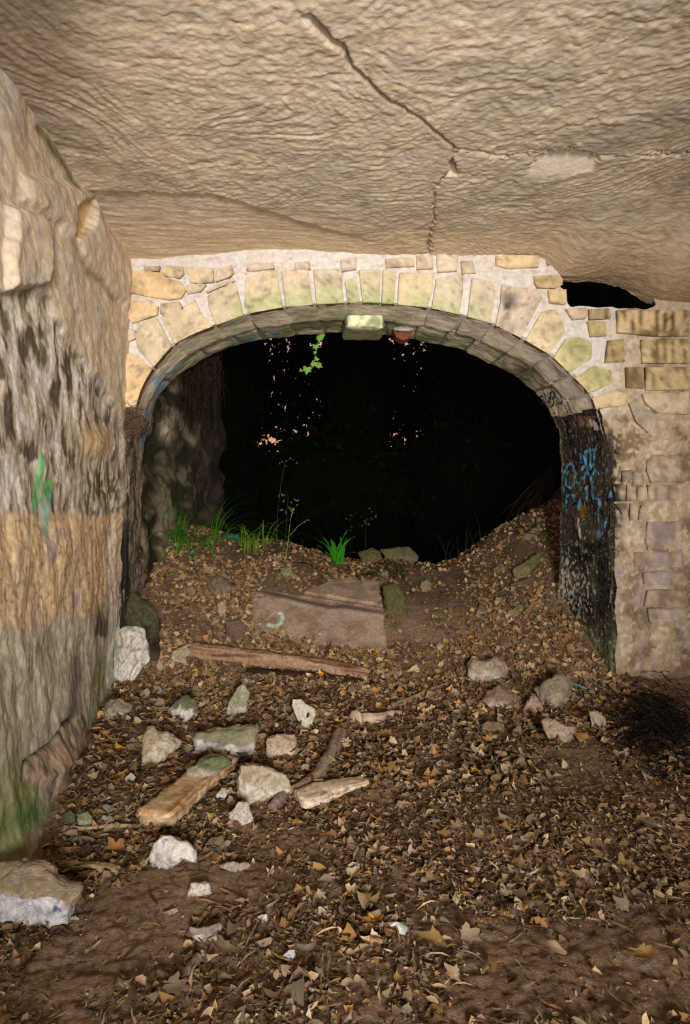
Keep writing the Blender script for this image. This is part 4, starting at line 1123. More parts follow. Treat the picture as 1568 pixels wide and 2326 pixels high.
WHITE, CREAM, TAN, GREYST, MOSSY = (216, 208, 200), (206, 196, 176), (176, 158, 136), (164, 152, 134), (118, 112, 84)
ROCKS = [
 ('squat grey-green stone at the foot of the left wall', cr('A', (55, 430), (90, 410), (160, 400), (260, 440), (245, 490), (200, 510), (190, 530), (150, 500), (120, 530), (100, 585), (65, 560), (55, 490)), dict(top=(158, 148, 120), face=(176, 164, 136), thick=.9)),
 ('small white stone with a dark green mossy cap', cr('A', (520, 480), (560, 420), (600, 370), (680, 390), (730, 450), (700, 510), (660, 540), (650, 570), (590, 590), (555, 560)), dict(top=(104, 100, 80), face=WHITE, split=.55, moss=.45, soft=.05, sink=.04)),
 ('upright pale stone with a green streak, under the rotten log', cr('A', (930, 450), (950, 400), (1000, 320), (1050, 290), (1115, 350), (1110, 385), (1080, 420), (1070, 480), (1030, 520), (1000, 580), (930, 550), (925, 500)), dict(top=(180, 172, 148), face=(190, 182, 160), moss=.35)),
 ('cream stone pierced by a small black hole', cr('A', (1395, 400), (1450, 400), (1500, 440), (1550, 470), (1560, 520), (1540, 560), (1510, 600), (1450, 640), (1410, 595), (1440, 570), (1410, 500), (1390, 450)), dict(top=CREAM, face=(214, 206, 186), dirt=.1, mark=lambda c, px, py: mix(c, (26, 22, 18), sst(5.5, 3, np.hypot((px - 700) * 1.3 - (py - 1624) * -.5, (py - 1624) * .7))))),
 ('large cream L-shaped block in the left litter', cr('A', (315, 760), (355, 570), (410, 575), (430, 630), (560, 640), (620, 700), (580, 760), (500, 800), (470, 830), (400, 900), (340, 880), (310, 840)), dict(top=(176, 160, 132), face=(204, 190, 162), split=.62, thick=.8, tone_side=-.55)),
 ('long flat grey-green slab of stone with a broken white edge', cr('A', (685, 680), (720, 635), (1000, 590), (1160, 570), (1165, 620), (1130, 740), (1110, 790), (1000, 840), (950, 810), (700, 800)), dict(top=(150, 140, 114), face=WHITE, split=.46, moss=.35, soft=.04, thick=.8, facets=2, sink=.04)),
 ('pinkish beige stone below the pierced cream one', cr('A', (1205, 770), (1215, 680), (1300, 650), (1440, 650), (1450, 720), (1400, 800), (1330, 830), (1240, 850), (1210, 820)), dict(top=(182, 160, 138), face=(208, 182, 158), thick=.8)),
 ('rounded green-topped stone behind the broken plank', cr('A', (560, 1060), (600, 960), (660, 890), (760, 820), (880, 800), (970, 830), (960, 870), (900, 900), (760, 1000), (640, 1070), (590, 1085)), dict(top=(116, 118, 84), face=(184, 174, 156), split=.6, moss=.6, soft=.08, thick=.9)),
 ('little white stone on the right side of the broken plank', cr('A', (845, 1090), (890, 1030), (930, 1030), (925, 1095), (880, 1130)), dict(top=(170, 174, 150), face=WHITE, moss=.2)),
 ('large grey wedge-shaped block in the middle of the stones', cr('A', (1005, 1110), (1010, 940), (1025, 875), (1180, 880), (1310, 920), (1360, 970), (1395, 1030), (1390, 1060), (1200, 1155), (1130, 1155), (1040, 1120)), dict(top=(178, 162, 138), face=(204, 194, 174), split=.5, thick=.8, facets=3, sink=.06)),
 ('knobbly pale pink stone before the grey block', cr('A', (935, 1210), (985, 1180), (1010, 1125), (1080, 1115), (1090, 1180), (1130, 1260), (1040, 1305), (990, 1270), (950, 1260)), dict(top=(206, 190, 174), face=(212, 198, 184))),
 ('big bright white stone at the lower end of the plank', cr('D', (90, 370), (95, 310), (120, 220), (180, 145), (240, 160), (330, 180), (390, 240), (390, 315), (300, 290), (200, 340), (160, 320), (110, 375)), dict(top=(224, 216, 208), face=(218, 206, 196), dirt=.08, thick=.9)),
 ('round grey cobble beside the thin stick by the left wall', cr('A', (25, 1260), (40, 1230), (110, 1230), (130, 1270), (110, 1305), (40, 1300)), dict(top=(160, 150, 134), face=(168, 158, 144))),
 ('small angular grey cobble right of the round cobble', cr('A', (190, 1210), (250, 1220), (265, 1260), (200, 1250)), dict(top=(156, 148, 138), face=(164, 156, 146))),
 ('small tan cobble left of the broken plank', cr('A', (310, 1240), (350, 1185), (410, 1190), (420, 1240), (380, 1270), (320, 1270)), dict(top=(164, 150, 126), face=(170, 158, 138))),
 ('dark green mossy cobble against the left wall', cr('E', (255, 1020), (280, 960), (330, 930), (370, 960), (375, 1060), (300, 1070)), dict(top=(82, 88, 66), face=(92, 92, 70), moss=.5)),
 ('grey cobble with green tinge next to the mossy one', cr('E', (380, 960), (470, 930), (500, 980), (490, 1030), (440, 1080), (390, 1050)), dict(top=(142, 140, 110), face=(172, 162, 144), moss=.25)),
 ('small whitish stone in the litter left of the plank', cr('E', (740, 690), (790, 645), (830, 680), (800, 730), (750, 735)), dict(top=(192, 180, 164), face=(196, 186, 172))),
 ('flat grey-brown cobble leaning above the row of cobbles', cr('E', (560, 900), (600, 880), (690, 920), (690, 960), (620, 950)), dict(top=(136, 130, 120), face=(140, 132, 120))),
 ('large block at the left edge, brown top and white front with a blue cross', cr('E', (-260, 1330), (38, 1290), (165, 1290), (215, 1345), (235, 1410), (330, 1460), (420, 1490), (420, 1570), (380, 1640), (330, 1720), (200, 1790), (40, 1840), (-260, 1860)), dict(top=(160, 140, 112), face=(216, 210, 214), split=.50, soft=.02, thick=.75, facets=2, dirt=.15,
      mark=lambda c, px, py: mix(c, (60, 72, 100), (np.exp(-(line_d(px, py, cr('E', (185, 1690), (255, 1690))) / 3.5) ** 2) + np.exp(-(line_d(px, py, cr('E', (215, 1650), (225, 1705))) / 3.0) ** 2)).clip(0, 1) * .8))),
 ('tan-topped boulder with a pale lower face, right of the path', cr('C', (185, 280), (190, 200), (220, 175), (320, 180), (380, 150), (410, 180), (480, 220), (480, 250), (440, 290), (300, 330), (225, 350), (180, 290)), dict(top=(174, 152, 128), face=(206, 188, 172), split=.42, thick=.9)),
 ('brown boulder with white crusted front below the tan-topped one', cr('C', (270, 440), (290, 390), (400, 350), (500, 390), (540, 430), (540, 500), (470, 510), (380, 520), (310, 505), (280, 470)), dict(top=(138, 116, 92), face=(196, 176, 154), split=.45, thick=.9)),
 ('angular grey boulder near the right jamb', cr('C', (640, 380), (700, 330), (790, 275), (870, 270), (905, 320), (900, 400), (870, 450), (830, 510), (740, 500), (690, 470)), dict(top=(156, 142, 118), face=(176, 160, 138), split=.5, thick=.9, facets=4)),
 ('small triangular stone left of the angular grey boulder', cr('C', (545, 540), (590, 480), (620, 420), (660, 420), (690, 470), (720, 520), (640, 550)), dict(top=(178, 158, 138), face=(186, 166, 146))),
 ('smooth curved tan stone half sunk in the path', cr('C', (665, 580), (720, 560), (800, 600), (870, 630), (940, 640), (945, 680), (890, 740), (840, 765), (780, 740), (720, 680)), dict(top=(176, 154, 132), face=(184, 162, 140), thick=.6)),
 ('pale stone near the dark hollow at the right', cr('C', (1020, 530), (1070, 530), (1135, 570), (1135, 650), (1080, 695), (1040, 640)), dict(top=(178, 158, 138), face=(190, 172, 154))),
 ('dusty brown stone buried in the path earth', cr('C', (490, 660), (550, 610), (570, 690), (510, 720)), dict(top=(142, 120, 102), face=(146, 124, 106), sink=.2)),
 ('low dust-coloured mound of stone left of the buried one', cr('C', (250, 640), (330, 600), (420, 610), (440, 660), (380, 690), (270, 690)), dict(top=(128, 106, 88), face=(130, 108, 90), sink=.3, thick=.4)),
 ('white wedge of stone lying on bare earth', cr('D', (315, 520), (350, 430), (470, 428), (472, 495), (400, 510)), dict(top=(218, 204, 192), face=(208, 184, 164), split=.25, facets=2, thick=.7)),
 ('flat whitish stone half sunk in bare earth', cr('D', (520, 330), (560, 310), (690, 310), (700, 335), (620, 375)), dict(top=(178, 164, 150), face=(170, 154, 138), sink=.15)),
 ('grey-topped stone with white lower face near the front', cr('D', (340, 690), (400, 700), (530, 665), (538, 690), (500, 770), (440, 805), (380, 790), (345, 740)), dict(top=(152, 138, 122), face=(204, 192, 186), split=.42, soft=.06)),
 ('small bright white pebble in the front litter', cr('D', (725, 645), (770, 615), (800, 620), (803, 655), (760, 675)), dict(top=(214, 210, 206), face=(212, 206, 200))),
 ('pointed bluish white pebble near the bottom', cr('D', (890, 870), (930, 830), (968, 830), (965, 880), (930, 905)), dict(top=(210, 206, 208), face=(200, 196, 198))),
 ('dull beige stone half buried near the bottom', cr('D', (730, 780), (830, 750), (830, 800), (760, 820)), dict(top=(160, 138, 112), face=(160, 140, 116), sink=.2)),
 ('flat beige flake beside the grey-topped stone', cr('D', (500, 790), (600, 780), (590, 805), (500, 808)), dict(top=(166, 148, 126), face=(160, 140, 116))),
 ('small cream crumb of stone on the bare earth at left', cr('D', (175, 610), (270, 575), (278, 600), (220, 625)), dict(top=(176, 156, 132), face=(166, 146, 124))),
 ('round white disc-like pebble among the middle leaves', cr('D', (1275, 330), (1310, 305), (1350, 320), (1350, 350), (1310, 375), (1280, 360)), dict(top=(200, 196, 188), face=(196, 190, 182), facets=1)),
 ('dull brown lump of stone above the flat whitish one', cr('D', (420, 230), (470, 160), (545, 150), (550, 240), (450, 260)), dict(top=(128, 106, 86), face=(140, 118, 96), sink=.1)),
 ('earth-covered round stone at the upper left of the slab', cr('F', (640, 920), (700, 880), (790, 880), (870, 970), (890, 1040), (860, 1100), (760, 1090), (680, 1020)), dict(top=(132, 112, 88), face=(140, 112, 96), thick=.8)),
 ('narrow cream stone left of the slab', cr('F', (750, 1120), (800, 1115), (840, 1160), (830, 1250), (810, 1310), (760, 1200)), dict(top=(178, 158, 124), face=(180, 162, 130))),
 ('brown dusty stone against the slab lower left corner', cr('F', (835, 1290), (960, 1280), (1020, 1360), (960, 1490), (930, 1500), (830, 1400)), dict(top=(122, 98, 80), face=(118, 96, 82), sink=.12)),
 ('pale stone at the left end of the rotten log', cr('F', (330, 1640), (370, 1560), (520, 1490), (575, 1560), (480, 1620), (500, 1700), (380, 1710)), dict(top=(182, 166, 136), face=(204, 194, 180), split=.4)),
 ('grey-green stone above the slab near the grass', cr('F', (1310, 810), (1400, 820), (1450, 880), (1430, 930), (1330, 880)), dict(top=(136, 126, 96), face=(150, 136, 110), moss=.3)),
 ('mossy boulder on the crest beside the fern', cr('G', (590, 690), (740, 640), (800, 680), (810, 760), (690, 800), (620, 760)), dict(top=(92, 84, 46), face=(104, 92, 60), moss=.5, thick=.9)),
 ('wide mossy boulder at the edge of the dark drop', cr('G', (800, 660), (960, 640), (1070, 640), (1130, 720), (1140, 770), (1000, 780), (840, 730)), dict(top=(104, 96, 66), face=(120, 110, 84), moss=.45, thick=.8)),
 ('small pale stone in the moss under the crest boulders', cr('G', (800, 860), (870, 850), (870, 920), (810, 910)), dict(top=(140, 130, 100), face=(150, 138, 110), moss=.3)),
 ('rounded greyish stone set in the path side', cr('G', (1160, 950), (1210, 925), (1255, 960), (1245, 1010), (1190, 1030), (1155, 1000)), dict(top=(132, 120, 96), face=(136, 124, 102), sink=.1)),
 ('mossy lump of earthy rock at the right of the slab', cr('G', (820, 990), (930, 960), (1010, 1050), (1060, 1250), (1000, 1290), (850, 1220)), dict(top=(84, 78, 44), face=(116, 100, 70), moss=.6, split=.3, thick=.6)),
 ('slanting pale stone highest on the right bank', cr('H', (740, 490), (850, 410), (930, 390), (925, 430), (850, 480), (760, 510)), dict(top=(136, 122, 78), face=(140, 122, 82), moss=.3)),
 ('large moss-draped boulder on the right bank', cr('H', (690, 780), (700, 720), (770, 680), (910, 590), (925, 650), (850, 740), (800, 790), (720, 815)), dict(top=(110, 104, 62), face=(132, 118, 84), moss=.7, split=.5, thick=.8)),
 ('dim mossy stone left of the moss-draped boulder', cr('H', (540, 730), (600, 690), (660, 700), (650, 740), (560, 755)), dict(top=(104, 96, 62), face=(108, 98, 68), moss=.4)),
 ('yellowish mossy stone lower on the right bank', cr('H', (640, 1100), (660, 1050), (780, 990), (780, 1060), (720, 1100)), dict(top=(132, 122, 68), face=(150, 132, 92), moss=.5)),
 ('small tan stone right of the yellowish mossy one', cr('H', (790, 1050), (820, 1010), (870, 1050), (800, 1070)), dict(top=(140, 122, 86), face=(146, 128, 94))),
 ('pale upright stone with mossy top beside the path', cr('H', (410, 1070), (440, 990), (510, 1020), (500, 1080), (440, 1090)), dict(top=(100, 96, 60), face=(146, 134, 106), moss=.5)),
 ('flat brown stone below the moss-draped boulder', cr('H', (680, 845), (850, 780), (870, 810), (760, 870)), dict(top=(106, 88, 68), face=(110, 92, 74), sink=.1)),
 ('whitewashed block at the foot of the left jamb', cr('K8', (680, 1560), (790, 1535), (890, 1545), (920, 1700), (930, 1790), (880, 1850), (760, 1970), (650, 2010), (655, 1800)), dict(top=(206, 200, 190), face=(222, 214, 204), thick=.7, dirt=.7, facets=5, Y=5.9, mark=lambda c, px, py: mix(c, (120, 108, 92), (np.exp(-(line_d(px, py, cr('K8', (680, 1700), (760, 1690), (800, 1720), (930, 1700))) / 2.5) ** 2) + np.exp(-(line_d(px, py, cr('K8', (800, 1560), (790, 1700), (840, 1800), (780, 1900))) / 2) ** 2)).clip(0, 1) * .8), parent=wall_back, name='jamb_block')),
 ('dark mossy lump of rubble above the whitewashed block', cr('K8', (720, 1500), (740, 1360), (800, 1270), (930, 1370), (1000, 1450), (1010, 1740), (930, 1770), (900, 1560), (760, 1550)), dict(top=(72, 66, 48), face=(44, 42, 30), moss=.4, thick=.6, Y=6.05, parent=wall_back, name='jamb_rubble')),
 ('tan pebble beside the small dry mossy stone by the wall', cr('A', (405, 440), (440, 390), (480, 400), (490, 440), (430, 475)), dict(top=(158, 136, 110), face=(164, 142, 116))),
 ('cream pebble in the litter below the whitewashed block', cr('A', (300, 370), (360, 320), (385, 350), (360, 390), (310, 400)), dict(top=(176, 158, 130), face=(180, 162, 136))),
 ('grey pebble right of the cream pebble', cr('A', (400, 300), (450, 310), (475, 350), (460, 380), (410, 340)), dict(top=(150, 142, 126), face=(160, 150, 134))),
 ('grey stone in the path litter right of the bark strip', cr('B', (1060, 740), (1130, 730), (1180, 780), (1150, 810), (1090, 790)), dict(top=(138, 120, 102), face=(144, 126, 108), sink=.15)),
 ('crumbly white stone in the path litter', cr('B', (1160, 850), (1210, 825), (1270, 860), (1260, 890), (1180, 890)), dict(top=(178, 154, 132), face=(186, 164, 142))),
 ('cream pebble below the crumbly white stone', cr('B', (1080, 1210), (1110, 1180), (1145, 1185), (1120, 1235), (1090, 1240)), dict(top=(180, 156, 130), face=(180, 158, 134))),
 ('pinkish pebble on the right-hand path', cr('C', (640, 1060), (680, 1040), (720, 1055), (690, 1085), (650, 1080)), dict(top=(158, 132, 112), face=(158, 134, 114))),
 ('small pale pebble under the big block at the left edge', cr('E', (330, 1750), (365, 1720), (400, 1750), (380, 1780), (340, 1775)), dict(top=(186, 172, 146), face=(180, 164, 140))),
 ('chip of dark grey stone below the thin stick', cr('E', (300, 1150), (360, 1120), (400, 1160), (370, 1190), (310, 1190)), dict(top=(100, 94, 88), face=(96, 90, 82))),
]
for i, (lab, poly, kw) in enumerate(ROCKS):
    rock(lab, poly, seed=i, **kw)

# ------------------------------------------------------------------ concrete slab lying on the bank
def slab_piece(quad, thick, name, colfun, mat, lift=.03, n=40):
    C4 = np.array([hit(px, py) + np.array([0, 0, lf_]) for (px, py), lf_ in zip(quad, lift)])       # bl, br, tr, tl
    # fit a plane so the slab is flat
    A = np.c_[C4[:, 0], C4[:, 1], np.ones(4)]
    co, *_ = np.linalg.lstsq(A, C4[:, 2], rcond=None)
    for q in C4:
        q[2] = co @ np.array([q[0], q[1], 1])
    u, v = np.meshgrid(np.linspace(0, 1, n), np.linspace(0, 1, n))
    P = ((1 - u) * (1 - v))[..., None] * C4[0] + (u * (1 - v))[..., None] * C4[1] + (u * v)[..., None] * C4[2] + ((1 - u) * v)[..., None] * C4[3]
    e = np.minimum.reduce([u, 1 - u, v, 1 - v])
    P[..., 0] += .018 * pn(P[..., 0] * 9, P[..., 1] * 9, 0, 161) * sst(.08, 0, e)
    P[..., 1] += .022 * pn(P[..., 0] * 9, P[..., 1] * 9, 3, 162) * sst(.08, 0, e)
    nrm = np.array([-co[0], -co[1], 1.0])
    nrm /= np.linalg.norm(nrm)
    P = P + nrm * (.006 * fbm(P[..., 0] * 7, P[..., 1] * 7, 0, 163, 3) - .014 * sst(.03, 0, e))[..., None]
    c = colfun(P)
    i = np.arange(n * n).reshape(n, n)
    rim = np.concatenate([i[0, :-1], i[:-1, -1], i[-1, :0:-1], i[:0:-1, 0]])
    B = P.reshape(-1, 3)[rim] - nrm * thick
    V = np.concatenate([P.reshape(-1, 3), B])
    k = np.arange(len(rim))
    side = np.stack([rim, n * n + k, n * n + np.roll(k, -1), np.roll(rim, -1)], -1)
    cc = np.concatenate([c.reshape(-1, 3), full((len(rim),), (92, 74, 62))])
    return V, [grid_faces(n, n), side], cc
def slab_col(P):
    sx, sy = proj(P)
    n1 = fbm(P[..., 0] * 5, P[..., 1] * 5, 0, 165, 4)
    n2 = fbm(P[..., 0] * 20, P[..., 1] * 20, 0, 166, 3)
    c = full(sx.shape, (158, 134, 112))
    c = mix(c, (132, 108, 88), sst(-.2, .5, n1) * .8)
    c = mix(c, (160, 142, 124), sst(.0, .6, -n1 + .4 * n2) * .6)
    c = mix(c, (128, 124, 96), sst(.2, .6, fbm(P[..., 0] * 4, P[..., 1] * 4, 7, 167, 3)) * sst(740, 800, sx) * .6)
    c = mix(c, (60, 46, 44), np.exp(-(line_d(sx, sy, cr('S', (300, 230), (600, 300), (760, 340), (980, 390), (1100, 380), (1440, 440))) / 5) ** 2) * .75)
    c = mix(c, (176, 160, 146), np.exp(-(line_d(sx, sy, cr('S', (560, 320), (800, 390), (1050, 430), (1440, 460))) / 6) ** 2) * .45)
    arc = cr('S', (415, 500), (440, 470), (490, 435), (540, 445), (560, 480), (550, 520), (520, 550), (480, 560), (430, 545))
    wd = np.interp(sx, [606, 640], [3.5, 5.5])
    c = mix(c, (186, 206, 192), sst(4.6, 3.2, line_d(sx, sy, arc[3:])) * .9 + sst(2.0, 1, line_d(sx, sy, arc[:4])) * .5)
    return c
slab = empty('concrete_slab', tuple(hit(725, 1440)), 'broken brown concrete slab with a painted pale green crescent', 'slab')
def child_mesh(name, V, faces, col, mat, parent, label=None, smooth=True):
    V = np.asarray(V, dtype=np.float64) - np.array(parent.location)
    o = link(name, mesh_np(name, V, faces, col, smooth), mat, parent)
    if label:
        o['label'] = label
    return o
V, fc, cc = slab_piece([(574, 1452), (882, 1496), (871, 1392), (572, 1338)], .07, 'slab', slab_col, M_BOULD, (-.01, .02, .045, .04), 90)
child_mesh('lower_slab', V, fc, s2l(cc), M_BOULD, slab)
V, fc, cc = slab_piece([(690, 1352), (869, 1386), (863, 1326), (760, 1322)], .06, 'slab', slab_col, M_BOULD, (.05, .055, .05, .03), 50)
child_mesh('upper_slab', V, fc, s2l(cc), M_BOULD, slab, 'cracked-off upper piece of the slab')
rock('white lump of stone lying on the slab lower edge', cr('S', (850, 630), (900, 585), (970, 595), (965, 660), (900, 670)), top=(150, 136, 124), face=(196, 182, 170), seed=90)

# ------------------------------------------------------------------ wood
def stick(label, pts, w0, w1, col=(128, 106, 84), flat=1.0, seed=0, cat='stick', name='stick', lift=.5, rough=.10, tone=(92, 72, 54), n=12, bumps=(), col2=None, segs_=36, jag=.0, group=None, square=1.0):
    pts = resample(pts, 9)
    W = np.array([hit(*p) for p in pts])
    R = np.linspace(w0, w1, 9) * .5 / F * W[:, 1]
    W[:, 2] = W[:, 2] + R * lift * flat
    W = resample(W, segs_)
    # keep it a stiff piece: a slight sag only
    line = np.linspace(0, 1, segs_)[:, None] * (W[-1] - W[0]) + W[0]
    W[:, 2] = .35 * W[:, 2] + .65 * np.maximum(line[:, 2], ground(W[:, 0], W[:, 1]) + .2 * np.interp(np.linspace(0, 1, segs_), np.linspace(0, 1, 9), R))
    r = np.interp(np.linspace(0, 1, segs_), np.linspace(0, 1, 9), R)
    for b_, s_, a_ in bumps:
        r = r * (1 + a_ * np.exp(-((np.linspace(0, 1, segs_) - b_) / s_) ** 2))
    r[0] *= .8
    r[-1] *= .75
    V, fc = tube_np(W, r, n, flat, seed, rough, square=square)
    if jag:
        a = np.arange(len(V))
        T = (W[-1] - W[0]) / np.linalg.norm(W[-1] - W[0])
        js = jag * pn(np.arange(n) * 1.7, seed, 0, 171)
        V[:n] += T * js[:, None]
        V[(segs_ - 1) * n:segs_ * n] += T * (js[::-1] * 1.3)[:, None]
    # fibres run along the piece
    ang = np.concatenate([np.tile(np.arange(n), segs_), [0, 0]])
    al = np.concatenate([np.repeat(np.linspace(0, 1, segs_), n), [0, 1]])
    gq = 14.0 / n
    f1 = fbm(ang * .9 * gq, al * 3, seed, 172, 3) + .5 * pn(ang * 3.1 * gq, al * 4, seed, 174)
    c = mix(full((len(V),), col), tone, sst(-.1, .6, f1))
    if col2 is not None:
        c = mix(c, col2, sst(.1, .5, fbm(ang * .6 + 5, al * 2.2, seed, 173, 3)) * .8)
    return thing_mesh(name, V, fc, s2l(c), M_BARK, label, cat, group)

stick('thick broken plank of orange-brown wood leaning over the stones', cr('A', (410, 1350), (560, 1200), (760, 1010), (920, 905)), 92, 66, (186, 160, 126), flat=.42, seed=1, cat='plank', name='broken_plank', lift=1.5, rough=.10, tone=(140, 108, 74), n=40, col2=(150, 92, 40), segs_=60, jag=.03, square=.45)
stick('rotten brown log half buried below the slab', cr('P', (432, 1492), (500, 1502), (620, 1512), (725, 1524), (838, 1544)), 44, 34, (150, 122, 98), flat=.8, seed=2, cat='log', name='rotten_log', lift=.8, rough=.22, tone=(98, 64, 42), n=30, square=.7, col2=(150, 124, 104), segs_=70, jag=.03)
stick('dark split timber under the front of the rotten log', cr('P', (560, 1530), (640, 1536), (740, 1540), (850, 1558)), 22, 18, (50, 34, 26), flat=.8, seed=22, cat='timber', name='split_timber', lift=.5, rough=.18, tone=(26, 18, 14), n=14, segs_=60, jag=.02)
stick('bone-shaped pale branch stub in the middle litter', cr('B', (575, 590), (680, 575), (790, 560), (920, 525)), 30, 16, (178, 154, 134), seed=3, cat='branch', name='branch_stub', lift=.8, tone=(150, 124, 104), bumps=((.03, .06, .5), (.75, .1, .25)), n=14)
stick('thick grey-barked branch angling down between the stones', cr('B', (480, 690), (440, 800), (370, 900), (310, 990), (200, 1060), (110, 1110)), 34, 28, (136, 116, 100), seed=4, cat='branch', name='branch', lift=.7, tone=(104, 86, 72), bumps=((.55, .05, .2),), n=16, segs_=60)
stick('sawn grey branch end beside the pink stone', cr('B', (70, 1130), (-10, 1215)), 28, 24, (128, 110, 98), seed=5, cat='branch', name='branch', lift=.8, tone=(100, 84, 74), n=14)
stick('flat pale board of bark, whitish, below the grey branch', cr('B', (180, 1195), (300, 1140), (480, 1070), (660, 1025)), 72, 40, (200, 180, 160), flat=.32, seed=6, cat='bark', name='bark_board', lift=2.0, rough=.12, tone=(150, 128, 104), n=34, square=.6, bumps=((.35, .3, .25),), segs_=46, jag=.03)
stick('thin straight stick pointing right across the path', cr('B', (850, 485), (1000, 430), (1130, 370), (1260, 318)), 13, 9, (136, 112, 92), seed=7, lift=1.8)
stick('squared grey-brown piece of wood by the left edge block', cr('E', (245, 1380), (350, 1395), (500, 1405), (690, 1420)), 21, 20, (150, 128, 102), flat=.9, seed=8, cat='plank', name='wood_piece', lift=.9, rough=.06, tone=(118, 86, 58), n=26, jag=.02, square=.4)
stick('thin pale stick in front of the row of cobbles', cr('E', (270, 1088), (400, 1098), (500, 1092), (600, 1078), (720, 1072), (900, 1062)), 10, 8, (162, 140, 108), seed=9, lift=.9)
stick('short dark stick lying below the thin pale stick', cr('E', (480, 1230), (560, 1215), (660, 1205)), 9, 7, (108, 90, 70), seed=10, lift=.8)
stick('short stub of stick on the right-hand path', cr('C', (1240, 1065), (1280, 1140), (1312, 1205)), 13, 10, (140, 118, 92), seed=11, lift=.8)
stick('dark crooked stick in the litter at the right', cr('C', (960, 1265), (1020, 1320), (1100, 1395)), 12, 8, (98, 80, 66), seed=12, lift=.7)
stick('brown twig standing up the slope in the right litter', cr('C', (750, 1275), (768, 1370), (755, 1490)), 9, 11, (92, 72, 58), seed=13, lift=.8)
stick('grey stick end lying at the bottom left', cr('D', (395, 905), (350, 960), (300, 1015)), 22, 18, (120, 104, 86), seed=14, lift=.9)
stick('dark curved stick at the bottom left edge', cr('D', (150, 985), (220, 1015), (290, 1065), (340, 1085)), 16, 16, (92, 76, 62), seed=15, lift=.8)
stick('thin reddish twig on the bare earth', cr('D', (395, 540), (480, 558), (560, 578), (685, 602)), 6, 3, (132, 96, 66), seed=16, lift=.9)
stick('thin twig right of the white wedge of stone', cr('D', (520, 470), (600, 510), (690, 548)), 6, 5, (116, 92, 66), seed=17, lift=.9)
stick('slim dry stalk near the bottom middle', cr('D', (850, 748), (940, 745), (1020, 772)), 3.5, 2.5, (150, 124, 86), seed=18, lift=1.2)
stick('thin stalk on the front earth by the paper scrap', cr('R', (-20, 800), (60, 775), (120, 752)), 4, 3, (150, 124, 86), seed=19, lift=1.2)
stick('straight dry twig at the right front', cr('R', (1245, 585), (1320, 615), (1380, 645)), 7, 6, (116, 92, 62), seed=20, lift=.9)
stick('grey worm-like curl of bark in the right litter', cr('R', (778, 318), (800, 340), (840, 355), (870, 325), (892, 315)), 8, 6, (160, 146, 132), seed=21, cat='bark', name='bark_curl', lift=.9)

# ------------------------------------------------------------------ bits of litter left by people
def scrap(name, label, cat, outline, colfun, lift=.02, curl=.02, mat=M_BOULD, thick=.003):
    W = np.array([hit(*p) for p in outline])
    W[:, 2] = W[:, 2].mean() + lift + curl * pn(np.arange(len(W)) * 1.3, 0, 0, 181)
    cen = W.mean(0) + np.array([0, 0, curl])
    V = np.concatenate([W, cen[None]])
    V = np.concatenate([V, V - np.array([0, 0, thick])])
    n = len(W)
    k = np.arange(n)
    f = np.concatenate([np.stack([k, (k + 1) % n, np.full(n, n)], -1), np.stack([(k + 1) % n + n + 1, k + n + 1, np.full(n, 2 * n + 1)], -1)])
    s4 = np.stack([k, k + n + 1, (k + 1) % n + n + 1, (k + 1) % n], -1)
    px, py = proj(V)
    return thing_mesh(name, V, [f, s4], s2l(colfun(px, py)), mat, label, cat, smooth=False)
scrap('paper_scrap', 'torn white paper scrap with a green corner', 'paper', cr('R', (82, 625), (110, 618), (180, 616), (200, 650), (185, 682), (150, 670), (130, 650), (95, 645)), lambda px, py: mix(full(px.shape, (198, 196, 198)), (104, 170, 130), sst(905, 912, px) * sst(2113, 2109, py)))
for lab, col_, pts in (('thin green plastic cord near the right jamb', (70, 170, 140), cr('C', (908, 356), (950, 372), (1005, 392))), ('looped pale teal cord near the right jamb', (120, 160, 150), cr('C', (996, 326), (1015, 312), (1038, 316), (1028, 340), (1020, 372), (1030, 392)))):
    W = resample(np.array([hit(*p) + np.array([0, 0, .02]) for p in pts]), 24)
    V, fc = tube_np(W, np.full(24, .006), 6)
    thing_mesh('twine_scrap', V, fc, s2l(full((len(V),), col_)), M_GREEN, lab, 'cord')
# teal plastic bottle behind the grass
g = hit(528, 1228)
prof = [(0, .0), (0, .034), (.01, .038), (.05, .038), (.055, .035), (.10, .036), (.13, .036), (.155, .022), (.165, .014), (.18, .014)]
ax = np.array([-.96, -.25, .05])
ax /= np.linalg.norm(ax)
b0 = np.array([g[0] + .08, g[1], g[2] + .045])
V, fc = tube_np(np.array([b0 + ax * p[0] for p in prof]), [max(p[1], .004) for p in prof], 18)
bt = empty('plastic_bottle', tuple(b0 - np.array([0, 0, .045])), 'teal plastic bottle lying behind the grass tufts', 'bottle')
child_mesh('bottle_body', V, fc, s2l(full((len(V),), (20, 92, 80))), M_GREEN, bt)
V, fc = tube_np(np.array([b0 + ax * p for p in (.178, .182, .20, .202)]), [.01, .017, .017, .01], 14)
child_mesh('bottle_cap', V, fc, s2l(full((len(V),), (16, 80, 74))), M_GREEN, bt)

